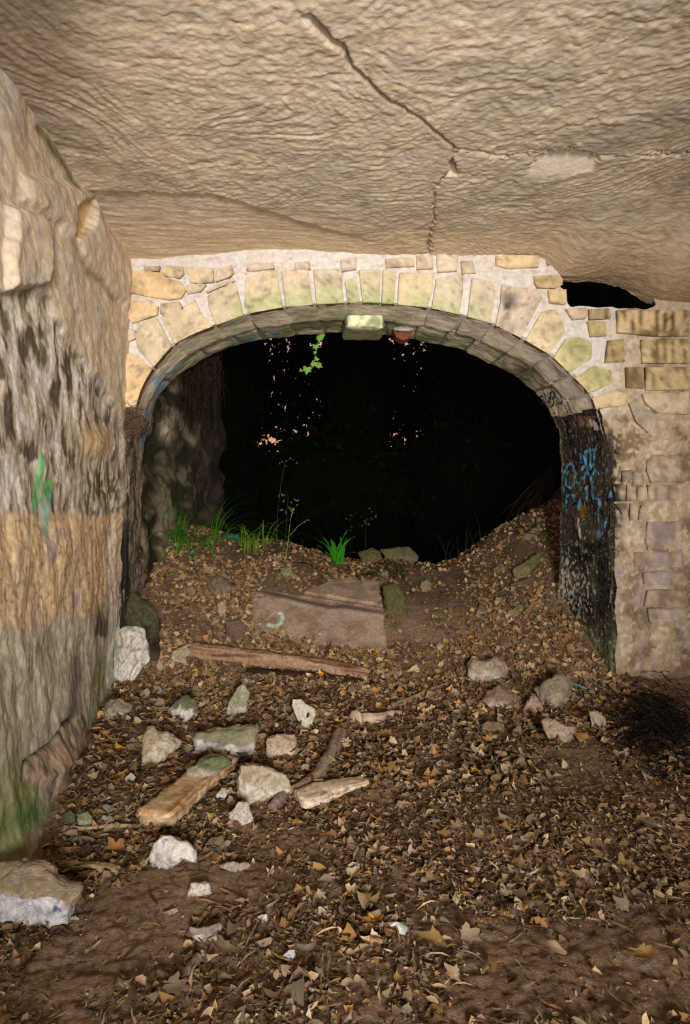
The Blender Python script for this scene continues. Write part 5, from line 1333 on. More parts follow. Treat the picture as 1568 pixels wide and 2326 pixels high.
# ------------------------------------------------------------------ plants
def blade_np(base, dirv, length, width, droop, seed=0, n=9, fold=.25, tipw=.12, wav=0.0):
    """arching strap leaf with a folded midrib"""
    d = np.array([dirv[0], dirv[1], 0.0])
    d /= np.linalg.norm(d) + 1e-9
    el = dirv[2]
    t = np.linspace(0, 1, n)
    P = np.zeros((n, 3))
    th = el
    p = np.array(base, dtype=np.float64)
    for i in range(n):
        P[i] = p
        th = el - droop * t[i] ** 1.2
        p = p + (d * math.cos(th) + np.array([0, 0, 1]) * math.sin(th)) * length / (n - 1)
    T = np.gradient(P, axis=0)
    T /= np.linalg.norm(T, axis=1, keepdims=True)
    S = np.cross(T, np.array([0, 0, 1.0]))
    S /= np.linalg.norm(S, axis=1, keepdims=True) + 1e-9
    Nn = np.cross(S, T)
    w = width * .6 * (np.clip(t / .12, .35, 1)) * np.clip((1 - t) / .55, tipw, 1)
    wv = wav * np.sin(t * 16 + seed)
    L_ = P - S * w[:, None] + Nn * (w * fold + wv * width)[:, None]
    R_ = P + S * w[:, None] + Nn * (w * fold - wv * width)[:, None]
    V = np.concatenate([L_, P, R_])
    k = np.arange(n - 1)
    f = np.concatenate([np.stack([k, k + 1, n + k + 1, n + k], -1), np.stack([n + k, n + k + 1, 2 * n + k + 1, 2 * n + k], -1)])
    return V, [f]
def tuft(label, px, py, n, L_, W_, seed, spread=.05, cols=((52, 120, 10), (84, 140, 24)), az=None, el=(.7, 1.45), droop=(1.2, 2.4), cat='grass', name='grass_tuft', bname='blade', group='grass tufts on the bank', **kw):
    g = hit(px, py)
    e = empty(name, tuple(g), label, cat, group)
    rg = np.random.default_rng(seed)
    for i in range(n):
        a = rg.uniform(0, 2 * math.pi) if az is None else rg.normal(az[0], az[1])
        b = g + np.array([rg.normal(0, spread), rg.normal(0, spread * .6), 0])
        b[2] = ground(b[0], b[1]) - .005
        ln = rg.uniform(*L_) * (2.0 if cat == 'grass' else 1.25)
        V, fc = blade_np(b, (math.cos(a), math.sin(a), rg.uniform(*el)), ln, rg.uniform(*W_), rg.uniform(*droop), i, **kw)
        c = mix(full((len(V),), cols[0]), cols[1], np.full(len(V), rg.uniform()))
        child_mesh(bname, V, fc, s2l(c, .85), M_GREEN, e)
    return e
tuft('tall dark green grass tuft against the left rock face', 395, 1212, 56, (.24, .5), (.007, .013), 1, spread=.12, az=(-1.2, 1.4))
tuft('bright green strap-leaved tuft drooping over the left bank', 425, 1228, 24, (.20, .34), (.014, .024), 2, spread=.09, el=(.1, .9), droop=(1.2, 2.3), az=(-1.5, .7), cols=((50, 130, 14), (70, 150, 20)))
tuft('arching fine grass tuft left of the teal bottle', 478, 1236, 34, (.25, .55), (.005, .011), 3, spread=.06, az=(.2, .8), el=(.7, 1.3), droop=(1.3, 2.4))
tuft('yellow-green grass tuft hanging over the bank, right of the bottle', 565, 1250, 50, (.22, .42), (.007, .013), 4, spread=.09, az=(-1.4, 1.1), droop=(1.6, 2.8), cols=((86, 140, 18), (120, 158, 40)))
tuft('small dark grass tuft behind the yellow-green one', 650, 1250, 26, (.14, .3), (.005, .009), 5, spread=.10, cols=((28, 52, 10), (44, 70, 16)))
tuft('dark low grass tuft under the mossy crest boulders', 890, 1310, 34, (.10, .2), (.006, .010), 6, spread=.09, cols=((36, 56, 14), (64, 82, 26)))
tuft('short grass tuft on the moss-draped boulder at the right', 1232, 1235, 12, (.10, .2), (.006, .010), 7, spread=.03, cols=((60, 92, 20), (80, 110, 30)))
tuft('faint dark grass tuft on the far right bank', 1050, 1262, 30, (.2, .4), (.006, .010), 8, spread=.15, cols=((18, 34, 10), (26, 44, 12)))
fern = tuft('bright green hart-tongue fern with strap fronds by the slab', 765, 1280, 14, (.26, .44), (.035, .055), 9, spread=.03, cols=((34, 116, 12), (64, 150, 26)), el=(.9, 1.4), droop=(.3, 1.2), cat='fern', name='fern', bname='frond', group=None, wav=.12, tipw=.25)
tuft('low dark fern with drooping fronds right of the bright fern', 820, 1308, 8, (.22, .36), (.03, .045), 10, spread=.03, cols=((50, 84, 16), (84, 112, 30)), el=(.1, .7), droop=(.6, 1.3), az=(-.7, .5), cat='fern', name='fern', bname='frond', group=None, wav=.1, tipw=.25)
tuft('low dark fern with fronds lying left of the bright fern', 715, 1292, 6, (.18, .3), (.03, .045), 11, spread=.03, cols=((26, 60, 12), (40, 76, 16)), el=(.1, .6), droop=(.5, 1.2), az=(3.4, .5), cat='fern', name='fern', bname='frond', group=None, wav=.1, tipw=.25)
tuft('dark fern above the slanting stone on the right bank', 1205, 1215, 8, (.16, .28), (.03, .045), 12, spread=.03, cols=((26, 50, 12), (44, 70, 20)), el=(.3, 1.0), droop=(.6, 1.3), cat='fern', name='fern', bname='frond', group=None, wav=.1, tipw=.25)

def leafy_stem(label, pts, Yd, r, leafpts, lsize, colr, lcol, name='wild_plant', cat='plant', ground_base=True):
    """an upright stem with small leaves at set points; each leaf a part"""
    W = [U(px, py, Yd) for px, py in pts]
    if ground_base:
        W[0][2] = float(ground(W[0][0], W[0][1])) - .01
    W = resample(np.array(W), 20)
    e = empty(name, tuple(W[0]), label, cat)
    V, fc = tube_np(W, np.linspace(r, r * .4, 20), 6)
    child_mesh('stem', V, fc, s2l(full((len(V),), colr)), M_GREEN, e)
    rg = np.random.default_rng(int(pts[0][0]))
    for px, py in leafpts:
        p = U(px, py, Yd + rg.normal(0, .02))
        s_ = lsize * rg.uniform(.7, 1.3)
        a = rg.uniform(0, 6.28)
        q = np.array([[0, 0], [.5, .34], [1.0, .22], [1.35, 0], [1.0, -.26], [.5, -.34]]) * s_
        R2 = np.array([[math.cos(a), -math.sin(a)], [math.sin(a), math.cos(a)]])
        q = q @ R2.T
        V = np.stack([p[0] + q[:, 0], p[1] + rg.normal(0, .3, 6) * s_ * .5, p[2] + q[:, 1]], -1)
        child_mesh('leaf', V, [np.array([[0, 1, 2, 3], [0, 3, 4, 5]])], s2l(full((6,), lcol)), M_GREEN, e)
leafy_stem('thin forked yellow-green stalk on the bank', [(648, 1266), (656, 1220), (660, 1180), (667, 1155)], 7.6, .006, [(667, 1155), (664, 1170), (700, 1180)], .02, (110, 130, 40), (110, 140, 40))
leafy_stem('slanting side stalk right of the forked one', [(658, 1218), (676, 1196), (698, 1180)], 7.6, .005, [(698, 1180), (690, 1186)], .018, (96, 120, 40), (80, 110, 30), ground_base=False)
leafy_stem('tall dim weed with pale seed heads behind the bank', [(626, 1212), (632, 1150), (640, 1090), (648, 1050), (656, 1044)], 8.6, .005, [(640, 1052), (648, 1046), (657, 1043), (664, 1045), (672, 1053), (652, 1058), (636, 1050)], .022, (60, 58, 40), (80, 84, 62))
leafy_stem('dim bushy weed with yellowish leaves behind the bank', [(648, 1190), (652, 1160), (655, 1130), (650, 1115)], 8.6, .006, [(640, 1120), (648, 1128), (660, 1138), (668, 1132), (676, 1140), (672, 1150), (655, 1150), (642, 1142), (660, 1160), (650, 1168), (668, 1165), (635, 1130), (680, 1135), (645, 1158)], .04, (34, 44, 14), (64, 72, 14))
leafy_stem('small dark weed with tiny leaves left of the crest boulders', [(831, 1245), (831, 1215), (832, 1195), (842, 1175)], 8.3, .004, [(828, 1190), (836, 1188), (846, 1180), (852, 1172), (846, 1160), (842, 1158), (824, 1192), (855, 1168), (834, 1178), (826, 1183)], .024, (34, 40, 18), (48, 54, 22))
leafy_stem('faint twiggy weed left of the small dark weed', [(796, 1235), (797, 1205), (797, 1180), (805, 1168)], 8.5, .003, [(795, 1182), (800, 1170), (808, 1166), (790, 1178), (798, 1195), (795, 1205)], .02, (30, 34, 18), (40, 46, 24))

# hanging ivy
IVY_Y = 6.98
ivy = empty('hanging_ivy', tuple(U(728, 757, IVY_Y)), 'strand of bright green ivy hanging from the arch', 'ivy')
st_px = cr('V', (1120, 340), (1100, 430), (1030, 560), (1020, 650), (1022, 740), (1010, 800), (985, 870), (960, 910), (900, 925), (815, 930))
W = resample(np.array([U(px, py, IVY_Y) for px, py in st_px]), 30)
V, fc = tube_np(W, np.full(30, .0035), 6)
child_mesh('stem', V, fc, s2l(full((len(V),), (70, 90, 20))), M_GREEN, ivy)
def ivy_leaf(px, py, size, rot, seed):
    o = [(0, -.15), (.28, -.38), (.62, -.3), (.5, .02), (.62, .36), (.3, .34), (0, .85), (-.3, .34), (-.62, .36), (-.5, .02), (-.62, -.3), (-.28, -.38)]
    s_ = size / F * IVY_Y
    cr_, sr = math.cos(rot), math.sin(rot)
    p0 = U(px, py, IVY_Y - .03)
    V = [p0]
    for a, b in o:
        V.append(p0 + np.array([(a * cr_ - b * sr) * s_, (.25 * abs(a) + .12 * b) * s_, -(a * sr + b * cr_) * s_]))
    f = np.array([[0, i + 1, (i + 1) % 12 + 1] for i in range(12)])
    rg = np.random.default_rng(seed)
    c = full((13,), (112 + rg.uniform(-20, 20), 176, 28))
    c[0] = (150, 190, 70)
    child_mesh('leaf', np.array(V), [f], s2l(c, .6), M_GREEN, ivy)
for i, (px, py, sz, rt) in enumerate([(1085, 440, 13, .2), (1120, 395, 12, -.4), (1030, 560, 13, -.1), (1018, 655, 7, 0), (1042, 745, 10, .8), (1010, 815, 13, .5), (1075, 845, 12, -1.0), (900, 900, 17, .15), (810, 918, 7, .9), (975, 830, 7, .4)]):
    p = cr('V', (px, py))[0]
    ivy_leaf(p[0], p[1], sz, rt, i)

# hanging roots and tangles (countless strands)
def strands(name, label, cat, n, fun, col1, col2, r, seed, group=None, seg=10):
    rg = np.random.default_rng(seed)
    VV, FF, CC, off = [], [], [], 0
    for i in range(n):
        W = resample(np.asarray(fun(rg)), seg)
        V, fc = tube_np(W, np.linspace(r, r * .5, seg), 3)
        FF.append([fc[0] + off, fc[1] + off])
        VV.append(V)
        CC.append(full((len(V),), np.array(col1) + (np.array(col2) - np.array(col1)) * rg.uniform()))
        off += len(V)
    o = thing_mesh(name, np.concatenate(VV), [np.concatenate([f[0] for f in FF]), np.concatenate([f[1] for f in FF])], s2l(np.concatenate(CC)), M_BARK, label, cat, group)
    o['kind'] = 'stuff'
    return o
def root_fun(rg):
    px = rg.uniform(415, 500)
    Y = rg.uniform(7.15, 7.5)
    top, ln = rg.uniform(770, 830), rg.uniform(60, 190)
    pts, x = [], px
    for i in range(8):
        pts.append(U(x + rg.normal(0, 3), top + ln * i / 7, Y + rg.normal(0, .015)))
        x += rg.normal(0, 3)
    return pts
strands('hanging_roots', 'curtain of dry brown roots hanging behind the left of the arch', 'roots', 420, root_fun, (26, 19, 12), (60, 46, 30), .0035, 21)
def nest_fun(rg):
    c0 = U(298 + rg.normal(0, 11), 955 + rg.normal(0, 13), 5.96 + rg.normal(0, .02))
    a, b = rg.uniform(0, 6.28), rg.uniform(.03, .08)
    return [c0 + b * np.array([math.cos(a + t_ * 2.2), .3 * math.sin(3 * t_ + a), math.sin(a + t_ * 2.2)]) + rg.normal(0, .004, 3) for t_ in np.linspace(0, 1, 6)]
strands('dry_nest', 'matted brown nest of roots on the left springing of the arch', 'nest', 300, nest_fun, (66, 52, 42), (130, 106, 84), .003, 22)
def wire_fun(rg):
    g_ = hit(1492 + rg.normal(0, 34), 1668 + rg.normal(0, 42))
    c0 = g_ + np.array([0, 0, abs(rg.normal(.03, .05))])
    a, b = rg.uniform(0, 6.28), rg.uniform(.05, .16)
    return [c0 + b * np.array([math.cos(a + t_ * 2.5), .6 * math.sin(a + t_ * 2.5), .5 * math.sin(3 * t_ + a) * (t_ > .1)]) + rg.normal(0, .006, 3) for t_ in np.linspace(0, 1, 6)]
strands('burnt_brush', 'heap of burnt black brushwood and wire at the foot of the right wall', 'brushwood', 650, wire_fun, (16, 14, 12), (46, 38, 32), .0035, 23)
def bank_root(rg):
    p = U(1262 - rg.uniform(0, 12), 1060 + rg.uniform(0, 60), 8.6)
    pts = [p]
    d = np.array([-.09, -.02, -.05])
    for i in range(7):
        d = d * .9 + np.array([rg.normal(-.005, .015), rg.normal(0, .02), rg.normal(-.022, .012)])
        pts.append(pts[-1] + d)
    return pts
strands('bank_roots', 'thin pale roots trailing down the dark right bank', 'roots', 46, bank_root, (24, 18, 13), (44, 34, 26), .004, 24)
# ------------------------------------------------------------------ fallen leaves
def lobed(n_lobes=5, seed=0):
    """outline of a plane-tree leaf, stalk at the origin, unit long"""
    rg = np.random.default_rng(seed)
    out = []
    angs = np.linspace(-2.0, 2.0, n_lobes)
    lens = {5: [.52, .82, 1.0, .82, .52], 3: [.7, 1.0, .7]}[n_lobes]
    for i, (a, l) in enumerate(zip(angs, lens)):
        l = l * rg.uniform(.85, 1.1)
        out.append((a - .24, l * .78))
        out.append((a, l))
        out.append((a + .24, l * .78))
        if i < n_lobes - 1:
            out.append((a + .5 * (angs[1] - angs[0]), .56 * rg.uniform(.85, 1.15)))
    pts = [(0, -.34)] + [(math.sin(a) * l * .62, math.cos(a) * l * .62) for a, l in out]
    return np.array(pts)
def oval(k=5, w=.36, seed=0):
    t = np.linspace(0, 1, k + 2)
    up = [(w * math.sin(math.pi * x ** .8) * .5, x - .5) for x in t]
    dn = [(-w * math.sin(math.pi * x ** .8) * .5, x - .5) for x in t[1:-1]][::-1]
    return np.array(up + dn)
def leaf_mesh(outline, curl, fold, seed):
    rg = np.random.default_rng(seed)
    o = outline + rg.normal(0, .02, outline.shape)
    n = len(o)
    inner = o * .5 + rg.normal(0, .012, o.shape)
    P2 = np.concatenate([o, inner, np.zeros((1, 2))])
    a = rg.uniform(0, 6.28)
    d = P2 @ np.array([math.cos(a), math.sin(a)])
    z = curl * (d ** 2) * 1.6 + fold * np.abs(P2[:, 0]) + curl * .5 * rg.normal(0, .12, len(P2)) * (np.linalg.norm(P2, axis=1) > .3)
    V = np.c_[P2, z]
    V[:, 2] -= V[:, 2].min()
    k = np.arange(n)
    q = np.stack([k, (k + 1) % n, n + (k + 1) % n, n + k], -1)
    t = np.stack([n + k, n + (k + 1) % n, np.full(n, 2 * n)], -1)
    return V, [q, t]
TPL = []
for s_ in range(6):
    TPL.append(('lobed', leaf_mesh(lobed(5, s_), [.25, .5, -.35, .8, .15, -.6][s_], [.1, .25, .0, .3, .15, .1][s_], s_)))
for s_ in range(4):
    TPL.append(('torn', leaf_mesh(lobed(3, s_ + 9), [.5, -.5, .9, .3][s_], [.2, .3, .1, .5][s_], s_ + 20)))
for s_ in range(5):
    TPL.append(('oval', leaf_mesh(oval(5, [.5, .38, .6, .3, .45][s_]), [.5, -.4, .8, .3, 1.0][s_], [.3, .5, .2, .8, .4][s_], s_ + 40)))
for s_ in range(4):
    rg_ = np.random.default_rng(s_ + 70)
    m_ = 6
    ang_ = np.sort(rg_.uniform(0, 6.28, m_))
    TPL.append(('bit', leaf_mesh(np.stack([np.cos(ang_) * rg_.uniform(.3, .6, m_), np.sin(ang_) * rg_.uniform(.2, .45, m_)], -1), .6, .2, s_ + 80)))
LEAF_ME = []
for kind_, (V, fc) in TPL:
    me = mesh_np('leaf_' + kind_, V, fc, None, smooth=True)
    me.materials.append(M_LEAF)
    LEAF_ME.append((kind_, me))
PAL = {'tan': (164, 138, 106), 'orange': (152, 112, 66), 'brown': (118, 90, 62), 'grey': (138, 120, 98), 'dark': (84, 62, 44), 'yellow': (190, 142, 40), 'green': (146, 172, 70), 'ochre': (146, 116, 72), 'pale': (180, 156, 122)}
def leaf_fan(outline, curl, fold, seed):
    V, _ = leaf_mesh(outline, curl, fold, seed)
    n = len(outline)
    V = np.concatenate([V[:n], V[-1:]])
    k = np.arange(n)
    return V, np.stack([k, (k + 1) % n, np.full(n, n)], -1)
FAN = []
for s_ in range(4):
    FAN.append(leaf_fan(lobed(5, s_ + 3), [.6, -.6, .9, .4][s_], [.2, .4, .3, .5][s_], s_ + 300))
for s_ in range(4):
    FAN.append(leaf_fan(lobed(3, s_ + 13), [.7, -.6, 1.0, .4][s_], [.3, .4, .2, .6][s_], s_ + 320))
for s_ in range(6):
    FAN.append(leaf_fan(oval(3, [.5, .3, .62, .24, .42, .7][s_]), [.5, -.5, .9, .4, 1.2, .6][s_], [.3, .6, .2, .8, .4, .3][s_], s_ + 340))
for s_ in range(6):
    rg_ = np.random.default_rng(s_ + 370)
    ang_ = np.sort(rg_.uniform(0, 6.28, 5))
    FAN.append(leaf_fan(np.stack([np.cos(ang_) * rg_.uniform(.3, .6, 5), np.sin(ang_) * rg_.uniform(.18, .5, 5)], -1), .7, .3, s_ + 380))


def rot_e(rx, ry, rz):
    cx_, sx_, cy__, sy_, cz, sz = math.cos(rx), math.sin(rx), math.cos(ry), math.sin(ry), math.cos(rz), math.sin(rz)
    X_ = np.array([[1, 0, 0], [0, cx_, -sx_], [0, sx_, cx_]])
    Y_ = np.array([[cy__, 0, sy_], [0, 1, 0], [-sy_, 0, cy__]])
    Z_ = np.array([[cz, -sz, 0], [sz, cz, 0], [0, 0, 1]])
    return Z_ @ Y_ @ X_

def put_leaf(k, px, py, size_px, rz, colr, label, group=None, rx=0.0, ry=0.0, lift=.018, sq=1.0):
    g = hit(px, py)
    s_ = size_px / F * g[1]
    o = bpy.data.objects.new('fallen_leaf', LEAF_ME[k][1])
    e = .04
    gx_ = (ground(g[0] + e, g[1]) - ground(g[0] - e, g[1])) / (2 * e)
    gy_ = (ground(g[0], g[1] + e, False) - ground(g[0], g[1] - e, False)) / (2 * e)
    o.location = (g[0], g[1], g[2] + lift)
    o.scale = (s_, s_ * sq, s_)
    o.rotation_mode = 'ZYX'
    from mathutils import Euler, Matrix
    base = Matrix.Rotation(math.atan(gy_), 3, 'X') @ Matrix.Rotation(-math.atan(gx_) * .5, 3, 'Y')
    o.rotation_mode = 'XYZ'
    o.rotation_euler = (base @ Euler((rx, ry, rz)).to_matrix()).to_euler()
    l = s2l(colr, 1.2)
    o.color = (float(l[0]), float(l[1]), float(l[2]), 1)
    COL.objects.link(o)
    tag(o, label, 'leaf', group)
    return o

NAMED = [
 (1, 'E', 690, 1275, 60, .6, 'orange', 'large orange-brown lobed leaf above the squared wood piece'),
 (6, 'E', 790, 1460, 46, 2.2, 'ochre', 'spotted ochre leaf right of the squared wood piece'),
 (2, 'E', 620, 375, 30, .4, 'ochre', 'curled ochre leaf near the left wall foot'),
 (10, 'E', 655, 610, 14, 1.1, 'yellow', 'tiny bright orange leaf in the left litter'),
 (11, 'E', 760, 810, 27, .9, 'ochre', 'oval ochre leaf left of the plank'),
 (7, 'E', 465, 905, 34, 1.6, 'orange', 'rusty orange leaf above the mossy cobble'),
 (12, 'E', 650, 760, 48, 1.3, 'tan', 'long tan leaf lying flat in the left litter'),
 (7, 'E', 1030, 820, 38, .2, 'grey', 'grey-brown pointed leaf near the top of the plank'),
 (0, 'D', 1190, 190, 52, .5, 'orange', 'rusty brown lobed leaf in the centre front'),
 (3, 'D', 1460, 285, 62, 1.2, 'tan', 'pale tan lobed leaf right of the white disc pebble'),
 (8, 'D', 890, 300, 26, .4, 'orange', 'small curled orange leaf on bare earth'),
 (6, 'D', 1100, 395, 40, 2.5, 'ochre', 'folded ochre leaf left of the white disc pebble'),
 (7, 'D', 1200, 410, 36, .1, 'tan', 'torn tan leaf under the white disc pebble'),
 (12, 'D', 1330, 425, 50, 1.9, 'pale', 'long pale curled leaf below the white disc pebble'),
 (9, 'D', 1380, 575, 54, 1.4, 'tan', 'wavy tan leaf in the centre foreground'),
 (11, 'D', 1000, 630, 36, 1.2, 'brown', 'brown oval leaf right of the bright white pebble'),
 (0, 'R', 350, 735, 78, .5, 'ochre', 'very large dull ochre plane leaf at the front'),
 (4, 'R', 515, 705, 62, -.4, 'grey', 'large grey-brown plane leaf right of the ochre one'),
 (7, 'R', 950, 780, 58, -.7, 'tan', 'tan triangular leaf alone on dark earth at the front'),
 (1, 'R', 1450, 800, 74, .9, 'ochre', 'yellow-brown lobed leaf at the right front corner'),
 (2, 'R', 860, 545, 54, 1.2, 'grey', 'dull grey leaf with scalloped rim in the right front'),
 (0, 'R', 1330, 550, 50, .3, 'grey', 'upright grey lobed leaf at the right front'),
 (10, 'R', 1085, 578, 34, 1.0, 'orange', 'rounded rusty leaf on dark earth at the right front'),
 (13, 'R', 1175, 628, 40, 1.7, 'tan', 'narrow tan leaf lying crosswise on dark earth'),
 (5, 'R', 730, 620, 44, .2, 'tan', 'tan lobed leaf in the front litter, right of the paper'),
 (8, 'R', 285, 625, 26, 2.8, 'pale', 'small pale upright leaf right of the paper scrap'),
 (13, 'R', 110, 690, 30, .5, 'orange', 'orange narrow leaf under the paper scrap'),
 (6, 'R', 395, 570, 44, 1.6, 'brown', 'brown curled leaf above the large ochre leaf'),
 (0, 'R', 440, 915, 50, .2, 'tan', 'lobed tan leaf at the bottom edge'),
 (11, 'R', 640, 860, 60, 1.5, 'brown', 'dim brown leaf flat on the front earth'),
 (10, 'R', 90, 882, 38, 1.6, 'tan', 'curled tan leaf at the bottom middle'),
 (3, 'R', 50, 255, 58, .8, 'pale', 'pale star-shaped leaf in the middle front'),
 (1, 'R', 850, 180, 56, 1.9, 'tan', 'wide tan plane leaf in the right litter'),
 (6, 'R', 1190, 270, 40, .2, 'ochre', 'ochre leaf standing on edge in the right litter'),
 (12, 'R', 1040, 238, 40, 1.5, 'grey', 'grey boat-shaped leaf in the right litter'),
 (4, 'R', 720, 470, 46, 2.6, 'grey', 'grey pointed leaf in the right front litter'),
 (3, 'R', 985, 430, 54, .9, 'brown', 'brown lobed leaf with raised tip in the right front'),
 (0, 'R', 1110, 380, 42, .2, 'tan', 'tan triangular-tipped leaf at the right'),
 (5, 'R', 1440, 110, 50, 2.2, 'tan', 'tan lobed leaf by the right edge'),
 (7, 'C', 960, 750, 52, .3, 'orange', 'orange-brown leaf with holes beside the curved tan stone'),
 (10, 'C', 945, 625, 24, .1, 'orange', 'small orange leaf on the curved tan stone'),
 (2, 'C', 1220, 1010, 50, .5, 'ochre', 'ochre folded leaf above the stick stub on the path'),
 (7, 'C', 1380, 1100, 44, 2.8, 'grey', 'greyish leaf right of the stick stub'),
 (11, 'C', 210, 50, 22, .8, 'yellow', 'round bright orange leaf in the middle of the path'),
 (10, 'C', 200, 650, 26, 1.2, 'green', 'pale green torn leaf on the path'),
 (13, 'C', 520, 405, 28, 1.7, 'orange', 'rust-red narrow leaf on the crusted boulder'),
 (7, 'C', 135, 405, 26, .4, 'ochre', 'ochre triangular leaf left of the crusted boulder'),
 (1, 'C', 1210, 420, 40, .7, 'tan', 'tan lobed leaf near the burnt brushwood'),
 (6, 'C', 960, 320, 34, .4, 'tan', 'pointed tan leaf by the green cord'),
 (11, 'C', 530, 240, 22, .6, 'orange', 'orange oval leaf right of the tan-topped boulder'),
 (11, 'B', 395, 650, 36, 1.5, 'yellow', 'bright orange-yellow leaf left of the branch stub'),
 (10, 'B', 205, 880, 20, 1.2, 'yellow', 'small yellow leaf by the large grey block'),
 (6, 'B', 680, 860, 26, .3, 'tan', 'tan triangular leaf right of the grey branch'),
 (6, 'B', 500, 915, 28, 1.9, 'ochre', 'ochre leaf touching the grey branch'),
 (7, 'B', 615, 920, 24, .8, 'tan', 'tan leaf below the ochre one beside the branch'),
 (12, 'B', 710, 1065, 40, 1.8, 'orange', 'long ochre-orange leaf at the tip of the bark board'),
 (7, 'B', 640, 220, 30, 1.3, 'orange', 'orange-tan leaf on the right end of the rotten log'),
 (11, 'B', 1105, 294, 12, 1.4, 'green', 'tiny lime green leaf in the path litter'),
 (6, 'B', 900, 480, 34, 1.2, 'pale', 'pale curled leaf beside the thin straight stick'),
 (7, 'B', 900, 250, 24, .5, 'tan', 'pale tan leaf right of the rotten log'),
 (9, 'B', 1010, 225, 34, .6, 'pale', 'whitish ragged leaf by the right end of the log'),
 (7, 'A', 540, 235, 28, .7, 'ochre', 'ochre leaf below the pale stone at the log end'),
 (8, 'A', 455, 210, 28, .2, 'tan', 'tan leaf leaning near the whitewashed block'),
 (7, 'A', 1205, 355, 28, .9, 'orange', 'orange-brown leaf right of the upright pale stone'),
 (10, 'A', 860, 510, 32, .4, 'ochre', 'ochre leaf left of the upright pale stone'),
 (10, 'F', 375, 985, 13, .9, 'yellow', 'small yellow leaf in the upper left litter'),
 (10, 'F', 975, 685, 14, .7, 'yellow', 'lemon yellow leaf caught in the yellow-green grass'),
 (6, 'F', 455, 940, 26, .2, 'tan', 'tan triangular leaf in the upper left litter'),
 (7, 'F', 530, 1085, 28, .6, 'grey', 'greyish square leaf in the upper left litter'),
 (0, 'F', 130, 820, 32, .4, 'grey', 'grey star-shaped leaf high on the left bank'),
 (13, 'F', 265, 610, 32, 1.8, 'grey', 'grey narrow leaf at the top of the left bank'),
 (12, 'F', 740, 1355, 26, 1.2, 'tan', 'tan oval leaf below the dusty stone'),
 (11, 'G', 665, 1035, 13, .7, 'green', 'small green leaf lying on the upper slab'),
 (12, 'G', 405, 1130, 26, 1.6, 'pale', 'pale flat leaf on the slab crack'),
 (10, 'G', 960, 1530, 15, .5, 'yellow', 'golden leaf right of the slab corner'),
 (12, 'G', 1385, 1520, 24, 1.5, 'ochre', 'golden brown oval leaf on the path'),
 (11, 'G', 1275, 1280, 11, 1.2, 'green', 'tiny green leaf higher on the path'),
]
for k, crp, x, y, sz, rz, colr, lab in NAMED:
    p = cr(crp, (x, y))[0]
    rg_ = np.random.default_rng(int(x * 7 + y))
    put_leaf(k, p[0], p[1], sz * 1.0, rz * 2.1 + rg_.uniform(-.3, .3), np.array(PAL[colr]) * rg_.uniform(.92, 1.08), lab, 'fallen leaves that stand out', rg_.uniform(-.25, .35), rg_.uniform(-.3, .3), .03)

# litter density in the photo
DENSE = [(cr('P', (300, 1250), (620, 1280), (600, 1340), (560, 1480), (880, 1500), (880, 1560), (400, 1600), (330, 1500), (340, 1380)), 1.6),
         (cr('P', (560, 1440), (740, 1460), (900, 1500), (900, 1560), (560, 1500)), 1.5),
         (cr('P', (230, 1600), (820, 1560), (900, 1700), (850, 1850), (500, 1950), (130, 2000), (180, 1750)), 1.3),
         (cr('P', (1050, 1330), (1270, 1330), (1400, 1540), (1496, 1640), (1300, 1680), (1150, 1500)), 1.5),
         (cr('P', (880, 1560), (1050, 1560), (1250, 1800), (1500, 1850), (1568, 2000), (1300, 2080), (900, 2060), (760, 1900)), 1.15)]
BARE = [(cr('P', (230, 2020), (380, 1960), (620, 1950), (600, 2040), (430, 2090), (420, 2200), (120, 2300), (60, 2200)), .04),
        (cr('P', (1230, 1700), (1350, 1690), (1400, 1760), (1300, 1790), (1220, 1760)), .18),
        (cr('P', (900, 1290), (1060, 1280), (1050, 1440), (940, 1480), (890, 1400)), .30),
        (cr('P', (1080, 2130), (1500, 2080), (1568, 2326), (1000, 2326)), .07),
        (cr('P', (590, 1350), (870, 1335), (878, 1480), (760, 1480), (620, 1435)), .04),
        (cr('P', (560, 1900), (700, 1890), (690, 1960), (560, 1960)), .25)]
def density(px, py):
    d = np.full(np.shape(px), .8)
    for poly, v_ in DENSE:
        d = np.maximum(d, v_ * sst(-25, 15, poly_sd(px, py, poly)))
    for poly, v_ in BARE:
        w_ = sst(-18, 18, poly_sd(px, py, poly))
        d = d * (1 - w_) + v_ * w_
    return d

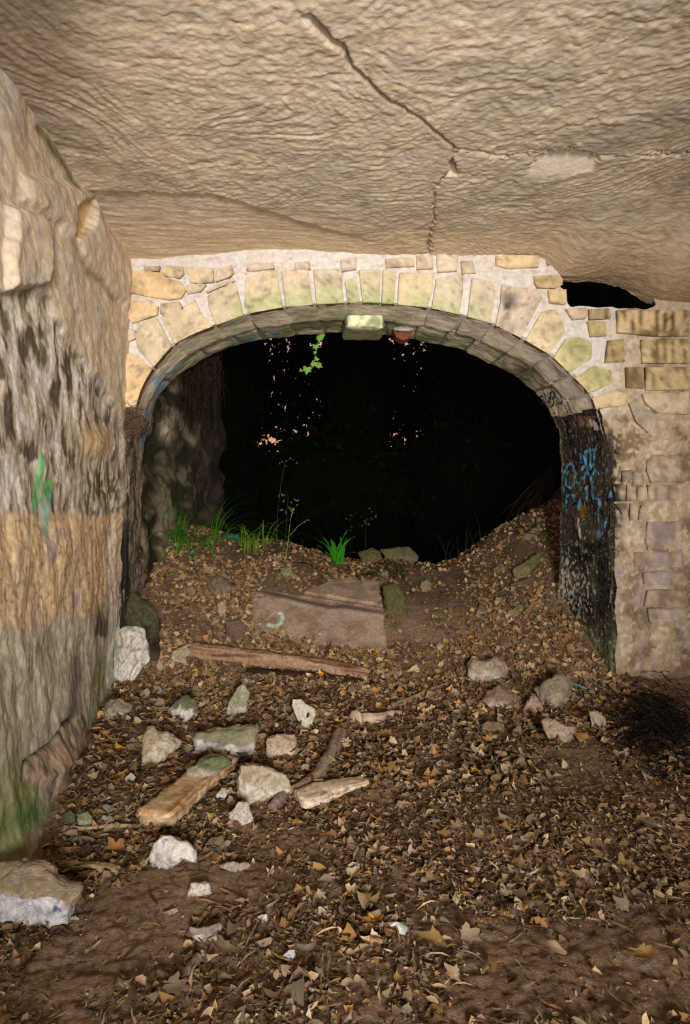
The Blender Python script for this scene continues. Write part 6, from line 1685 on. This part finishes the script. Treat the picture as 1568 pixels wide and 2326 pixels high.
LAND = [(391, 1934, 'the big white stone'), (441, 2028, 'the white wedge of stone'), (468, 2122, 'the grey-topped front stone'), (592, 2086, 'the bright white pebble'), (655, 2172, 'the pointed white pebble'),
        (533, 1970, 'the flat whitish stone'), (802, 1970, 'the white disc pebble'), (905, 2118, 'the paper scrap'), (992, 2158, 'the big ochre plane leaf'), (1065, 2145, 'the big grey plane leaf'),
        (1252, 2178, 'the lone tan triangular leaf'), (1470, 2190, 'the yellow-brown corner leaf'), (1213, 2078, 'the scalloped grey leaf'), (1310, 2090, 'the rounded rusty leaf'), (1205, 1988, 'the grey curl of bark'),
        (1415, 1810, 'the stick stub on the path'), (1250, 1900, 'the crooked twig'), (1345, 1880, 'the dark crooked stick'), (760, 1815, 'the bark board'), (620, 1838, 'the sawn branch end'),
        (548, 1845, 'the knobbly pink stone'), (600, 1785, 'the large grey block'), (450, 1820, 'the broken plank'), (210, 1985, 'the squared wood piece'), (120, 2030, 'the blue-crossed block'),
        (240, 1885, 'the thin pale stick'), (175, 1860, 'the mossy cobble'), (245, 1862, 'the round grey cobble'), (360, 1690, 'the cream L-shaped block'), (510, 1685, 'the grey-green slab stone'),
        (635, 1695, 'the pinkish beige stone'), (735, 1720, 'the grey branch'), (850, 1645, 'the branch stub'), (980, 1700, 'the grey path stone'), (1010, 1735, 'the crumbly white stone'),
        (1065, 1655, 'the pale green leaf'), (1265, 1660, 'the curved tan stone'), (1358, 1645, 'the pale stone by the brushwood'), (1330, 1690, 'the holed orange leaf'), (1225, 1790, 'the pinkish path pebble'),
        (760, 1912, 'the rusty centre leaf'), (858, 1952, 'the pale tan lobed leaf'), (507, 2058, 'the reddish twig'), (660, 2126, 'the slim dry stalk'), (430, 2205, 'the grey stick end'),
        (345, 2235, 'the dark curved stick'), (380, 2068, 'the cream stone crumb'), (597, 2142, 'the dull beige stone'), (1125, 1905, 'the wide tan plane leaf'), (1355, 1925, 'the ochre leaf on edge'),
        (1416, 2080, 'the upright grey leaf'), (1115, 2235, 'the dim brown leaf'), (1030, 2238, 'the lobed leaf at the bottom edge'), (1495, 1670, 'the burnt brushwood'), (980, 1855, 'the cream path pebble')]
rg = np.random.default_rng(99)
made, tries, USED = 0, 0, set()
LOOK = (('tan', 'dry tan'), ('brown', 'dull brown'), ('grey', 'greyish brown'), ('ochre', 'ochre'), ('dark', 'dark brown'))
SHAPE = {'lobed': 'lobed leaf', 'torn': 'torn leaf', 'oval': 'oval leaf', 'bit': 'broken leaf bit'}
while made < 215 and tries < 9000:
    tries += 1
    px, py = rg.uniform(75, 1500), rg.uniform(1650, 2300)
    if rg.uniform() > density(px, py) * .7 or px < 90 + max(0, 1950 - py) * .35:
        continue
    lm = min(LAND, key=lambda l: (l[0] - px) ** 2 + (1.6 * (l[1] - py)) ** 2)
    dx, dy = px - lm[0], (py - lm[1]) * 1.6
    if abs(dx) + abs(dy) < 28:
        continue
    side = ('right of' if dx > 0 else 'left of') if abs(dx) > 1.8 * abs(dy) else (('below' if dy > 0 else 'above') if abs(dy) > 1.8 * abs(dx) else ('below and ' if dy > 0 else 'above and ') + ('right of' if dx > 0 else 'left of'))
    dist = 'close ' if math.hypot(dx, dy) < 75 else ('' if math.hypot(dx, dy) < 140 else 'well ')
    ci = rg.choice(5, p=[.32, .24, .2, .12, .12])
    k = int(rg.choice(len(TPL), p=np.array([1, 1, 1, 1, 1, 1, 3, 3, 3, 3, 2, 2, 2, 2, 2, 0, 0, 0, 0]) / 28))
    size_m = rg.uniform(.045, .10) * (1.15 if TPL[k][0] == 'lobed' else .85)
    lab = '%s%s %s %s%s %s' % ('big ' if size_m > .085 else ('small ' if size_m < .05 else ''), LOOK[ci][1], SHAPE[TPL[k][0]], dist, side, lm[2])
    if lab in USED:
        continue
    USED.add(lab)
    g = hit(px, py)
    put_leaf(k, px, py, size_m * F / g[1], rg.uniform(0, 6.28), np.array(PAL[LOOK[ci][0]]) * rg.uniform(.72, 1.0), lab, 'fallen leaves lying about the floor',
             rg.normal(0, .22), rg.normal(0, .22), .016 + abs(rg.normal(0, .008)))
    made += 1

# the rest of the litter: tens of thousands of scraps, one object
def litter(n_try, smin, smax, seed, dens_pow=1.0, tilt=.35, tpl=None, lift=.012, yr=(1.9, 8.9), clump=True):
    rg = np.random.default_rng(seed)
    y = np.sqrt(rg.uniform(yr[0] ** 2, yr[1] ** 2, n_try)) if yr[1] < 5 else rg.uniform(yr[0], yr[1], n_try)
    half = np.minimum(y * .56 + .1, 2.65)
    x = rg.uniform(-1, 1, n_try) * half
    keep = x > wall_x(y, 0.05 * np.ones_like(y)) + .02
    keep &= ~((y > 5.97) & (y < 6.95) & ((x > 2.36 - (y - 6) * .17)))
    x, y = x[keep], y[keep]
    z = ground(x, y)
    px, py = proj(np.stack([x, y, z], -1))
    d = density(px, py) * (.75 + .8 * fbm(x * 2.2, y * 2.2, 0, 201, 3)).clip(.15, 1.8)
    keep = rg.uniform(size=len(x)) < (d / 1.7) ** dens_pow
    x, y, z, d = x[keep], y[keep], z[keep], d[keep]
    n = len(x)
    k = rg.choice(tpl, n)
    size = rg.uniform(smin, smax, n)
    rz = rg.uniform(0, 6.283, n)
    rx, ry = rg.normal(0, tilt, n), rg.normal(0, tilt, n)
    e = .05
    sl = (ground(x, y + e, False) - ground(x, y - e, False)) / (2 * e)
    rs = np.arctan(sl)
    z = z + lift * rg.uniform(.2, 1.6, n) * (.5 + d * .6)
    names = ['tan', 'orange', 'brown', 'grey', 'dark', 'ochre', 'pale', 'yellow']
    far_ = sst(5.2, 7.0, y)
    pal = np.array([PAL[q] for q in names], dtype=np.float64)
    ci = rg.choice(8, n, p=[.22, .08, .26, .18, .14, .07, .045, .005])
    c = pal[ci] * rg.uniform(.65, 1.05, n)[:, None]
    c = mix(c, (148, 110, 66), sst(.2, .8, rg.uniform(size=n)) * .35 * far_)
    VV, TT, CC, off = [], [], [], 0
    for kk in np.unique(k):
        m = k == kk
        V, t_ = FAN[kk]
        cxr, sxr, cyr, syr, czr, szr = np.cos(rx[m]), np.sin(rx[m]), np.cos(ry[m]), np.sin(ry[m]), np.cos(rz[m]), np.sin(rz[m])
        L_ = V[None] * size[m][:, None, None]
        X_, Y_, Z_ = L_[..., 0], L_[..., 1], L_[..., 2]
        X_, Y_ = X_ * czr[:, None] - Y_ * szr[:, None], X_ * szr[:, None] + Y_ * czr[:, None]
        Y_, Z_ = Y_ * cxr[:, None] - Z_ * sxr[:, None], Y_ * sxr[:, None] + Z_ * cxr[:, None]
        X_, Z_ = X_ * cyr[:, None] + Z_ * syr[:, None], -X_ * syr[:, None] + Z_ * cyr[:, None]
        cs, ss = np.cos(rs[m])[:, None], np.sin(rs[m])[:, None]
        Y_, Z_ = Y_ * cs - Z_ * ss, Y_ * ss + Z_ * cs
        W = np.stack([X_ + x[m][:, None], Y_ + y[m][:, None], Z_ + z[m][:, None]], -1)
        nm, nv = W.shape[:2]
        ofs = off + np.arange(nm) * nv
        VV.append(W.reshape(-1, 3))
        TT.append((t_[None] + ofs[:, None, None]).reshape(-1, 3))
        CC.append(np.repeat(c[m], nv, axis=0))
        off += nm * nv
    return np.concatenate(VV), np.concatenate(TT), np.concatenate(CC)
for s_ in range(3):
    FAN.append(leaf_fan(oval(2, [.07, .05, .10][s_]) * 1.0, [.2, .5, -.3][s_], .3, s_ + 400))
bits, ovals, lob = list(range(14, 20)), list(range(8, 14)), list(range(0, 8))
parts = [litter(52000, .015, .040, 1, 1.0, .45, bits + [9, 11], .010, (4.8, 8.6)),
         litter(36000, .035, .078, 2, 1.1, .42, ovals + lob, .022, (4.8, 8.6)),
         litter(64000, .010, .032, 3, .8, .3, bits + [9, 11], .008, (1.9, 4.9)),
         litter(17000, .028, .06, 4, 1.1, .27, ovals + bits + [4, 5, 6, 7], .015, (1.9, 4.9)),
         litter(1300, .05, .085, 5, 1.1, .25, lob, .014, (2.4, 6.5)),
         litter(7000, .045, .10, 8, 1.1, .36, ovals + lob, .028, (3.8, 6.4)),
         litter(9000, .04, .13, 7, .7, .18, [20, 21, 22], .014, (1.9, 6.5)),
         litter(3000, .04, .085, 6, .6, .5, lob + ovals, .016, (8.4, 10.5))]
print('litter pieces', [len(p[1]) for p in parts])
off, VV, TT, CC = 0, [], [], []
for V, t_, c in parts:
    VV.append(V); TT.append(t_ + off); CC.append(c); off += len(V)
lit = thing_mesh('leaf_litter', np.concatenate(VV), [np.concatenate(TT)], s2l(np.concatenate(CC), 1.5), M_LITTER, 'brown leaf litter of broken dry leaves covering the ground', 'leaf litter', smooth=True)
lit['kind'] = 'stuff'
# crumbs of white stone strewn on the earth, too many and small to pick out
rg = np.random.default_rng(5)
n = 700
y = rg.uniform(2.0, 8.2, n)
x = rg.uniform(-1, 1, n) * np.minimum(y * .54, 2.3)
ok = (x > wall_x(y, .05 * np.ones(n)) + .03) & ~((y > 5.9) & (np.abs(x) > 1.9))
x, y = x[ok], y[ok]
n = len(x)
s_ = rg.uniform(.0015, .005, n) * np.where(rg.uniform(size=n) > .93, 2.0, 1)
octa = np.array([[1, 0, 0], [-1, 0, 0], [0, 1, 0], [0, -1, 0], [0, 0, .8], [0, 0, -.8]], dtype=np.float64)
of = np.array([[0, 2, 4], [2, 1, 4], [1, 3, 4], [3, 0, 4], [2, 0, 5], [1, 2, 5], [3, 1, 5], [0, 3, 5]])
V = (octa[None] * (s_[:, None, None] * rg.uniform(.6, 1.4, (n, 6, 1)))) + np.stack([x, y, ground(x, y) + s_ + .012], -1)[:, None]
f = (of[None] + (np.arange(n) * 6)[:, None, None]).reshape(-1, 3)
c = np.repeat(mix(full((n,), (166, 150, 130)), (130, 110, 90), rg.uniform(size=n)), 6, axis=0)
gr = thing_mesh('stone_crumbs', V.reshape(-1, 3), [f], s2l(c), M_BOULD, 'pale crumbs of stone strewn over the earth floor', 'gravel', smooth=False)
gr['kind'] = 'stuff'

# ------------------------------------------------------------------ the dark wood beyond the arch
def leaf_cloud(P, size, rg, col1, col2):
    n = len(P)
    a = rg.normal(size=(n, 3))
    a /= np.linalg.norm(a, axis=1, keepdims=True)
    b = np.cross(a, rg.normal(size=(n, 3)))
    b /= np.linalg.norm(b, axis=1, keepdims=True)
    s_ = size * rg.uniform(.6, 1.3, n)[:, None]
    V = np.stack([P - a * s_, P + b * s_ * .5, P + a * s_, P - b * s_ * .5], 1)
    f = np.arange(n * 4).reshape(n, 4)
    c = np.repeat(mix(full((n,), col1), col2, rg.uniform(size=n)), 4, axis=0)
    return V.reshape(-1, 3), f, c
def tree(label, px, py, rpx, rpy, Y, n, thin=(), core=True, trunk_r=.12, seed=0, lsize=.09, name='tree', cat='tree', group='dark trees beyond the arch', ry=None):
    rg = np.random.default_rng(seed + 300)
    c0 = U(px, py, Y)
    R = np.array([rpx / F * Y, (rpx / F * Y if ry is None else ry), rpy / F * Y])
    gz_ = float(ground(c0[0], Y)) - .05
    e = empty(name, (c0[0], Y, gz_), label, cat, group)
    W = resample(np.array([[c0[0] + rg.normal(0, .15), Y, gz_], [c0[0] + rg.normal(0, .2), Y, (gz_ + c0[2]) / 2], [c0[0], Y, c0[2] + R[2] * .4]]), 12)
    V, fc = tube_np(W, np.linspace(trunk_r, trunk_r * .4, 12), 9, 1, seed, .1)
    child_mesh('trunk', V, fc, s2l(full((len(V),), (40, 34, 26)), .8), M_DARK, e)
    u = rg.normal(size=(n, 3))
    u /= np.linalg.norm(u, axis=1, keepdims=True)
    rr = (rg.uniform(.86, 1.12, n) if core else rg.uniform(0, 1, n) ** .5)[:, None]
    P = c0 + u * rr * R
    P[:, 2] = np.maximum(P[:, 2], gz_ + .05)
    if thin:
        qx, qy = proj(P)
        pr = np.ones(n)
        for tx, ty, ra, rb, kp in thin:
            m_ = np.exp(-(((qx - tx) / ra) ** 2 + ((qy - ty) / rb) ** 2) ** 2)
            pr *= 1 - (1 - kp) * m_ * sst(-.1, .25, fbm(qx / 16, qy / 16, 0, 221, 2))
        P = P[rg.uniform(size=n) < pr]
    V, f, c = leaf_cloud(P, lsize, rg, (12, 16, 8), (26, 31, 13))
    Fs = [f]
    if core:
        th, ph_ = np.meshgrid(np.linspace(0, 2 * np.pi, 25)[:-1], np.linspace(.02, np.pi - .02, 16))
        D = np.stack([np.sin(ph_) * np.cos(th), np.sin(ph_) * np.sin(th), np.cos(ph_)], -1)
        r_ = 1 + .10 * fbm(D[..., 0] * 2.5, D[..., 1] * 2.5, D[..., 2] * 2.5 + seed, 211, 3)
        Q = c0 + D * R * r_[..., None]
        Q[..., 2] = np.maximum(Q[..., 2], gz_)
        i = np.arange(16 * 24).reshape(16, 24) + len(V)
        q = np.stack([i[:-1], i[1:], np.roll(i[1:], -1, 1), np.roll(i[:-1], -1, 1)], -1).reshape(-1, 4)
        V = np.concatenate([V, Q.reshape(-1, 3)])
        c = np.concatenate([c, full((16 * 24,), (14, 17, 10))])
        Fs = [f, q]
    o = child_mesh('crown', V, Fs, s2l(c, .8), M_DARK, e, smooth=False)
    return e
TREES = [('dark tree filling the left of the arch', 470, 880, 135, 260, 16, 1500, {}),
         ('dark tree in the middle of the arch view', 808, 880, 84, 250, 17, 1300, {}),
         ('dark tree filling the right of the arch', 1132, 900, 180, 250, 16, 1600, {}),
         ('dark tree at the far right beyond the bank', 1330, 900, 170, 280, 17, 900, {}),
         ('dark tree at the far left behind the rock face', 260, 900, 170, 280, 18, 900, {}),
         ('dark thicket low in the left view', 470, 1150, 210, 160, 15, 1200, dict(name='thicket')),
         ('dark thicket low in the middle view', 770, 1150, 190, 170, 14, 1200, dict(name='thicket')),
         ('dark thicket low in the right view', 1080, 1150, 230, 190, 15, 1300, dict(name='thicket')),
         ('dark thicket beyond the right bank', 1400, 1130, 230, 160, 16, 700, dict(name='thicket')),
         ('dark thicket behind the left rock face', 180, 1130, 230, 160, 16, 700, dict(name='thicket')),
         ('thin-leaved tree with bright sky showing through, left of centre', 660, 900, 90, 180, 19, 5200, dict(thin=((655, 1000, 80, 42, .05), (660, 910, 60, 70, .2), (630, 800, 45, 50, .2)), core=False, lsize=.13, trunk_r=.06)),
         ('thin-leaved tree with sky specks, right of centre', 922, 870, 55, 170, 20, 2400, dict(thin=((928, 882, 24, 16, .15), (922, 800, 30, 40, .35), (940, 1014, 8, 10, .1)), core=False, lsize=.13, trunk_r=.06)),
         ('tall dark tree spreading above the arch view', 760, 560, 420, 175, 24, 1200, {}),
         ('tall dark tree high at the right, behind the hole', 1380, 620, 330, 260, 24, 1500, {}),
         ('tall dark tree high at the left', 180, 560, 330, 240, 25, 700, {}),
         ]
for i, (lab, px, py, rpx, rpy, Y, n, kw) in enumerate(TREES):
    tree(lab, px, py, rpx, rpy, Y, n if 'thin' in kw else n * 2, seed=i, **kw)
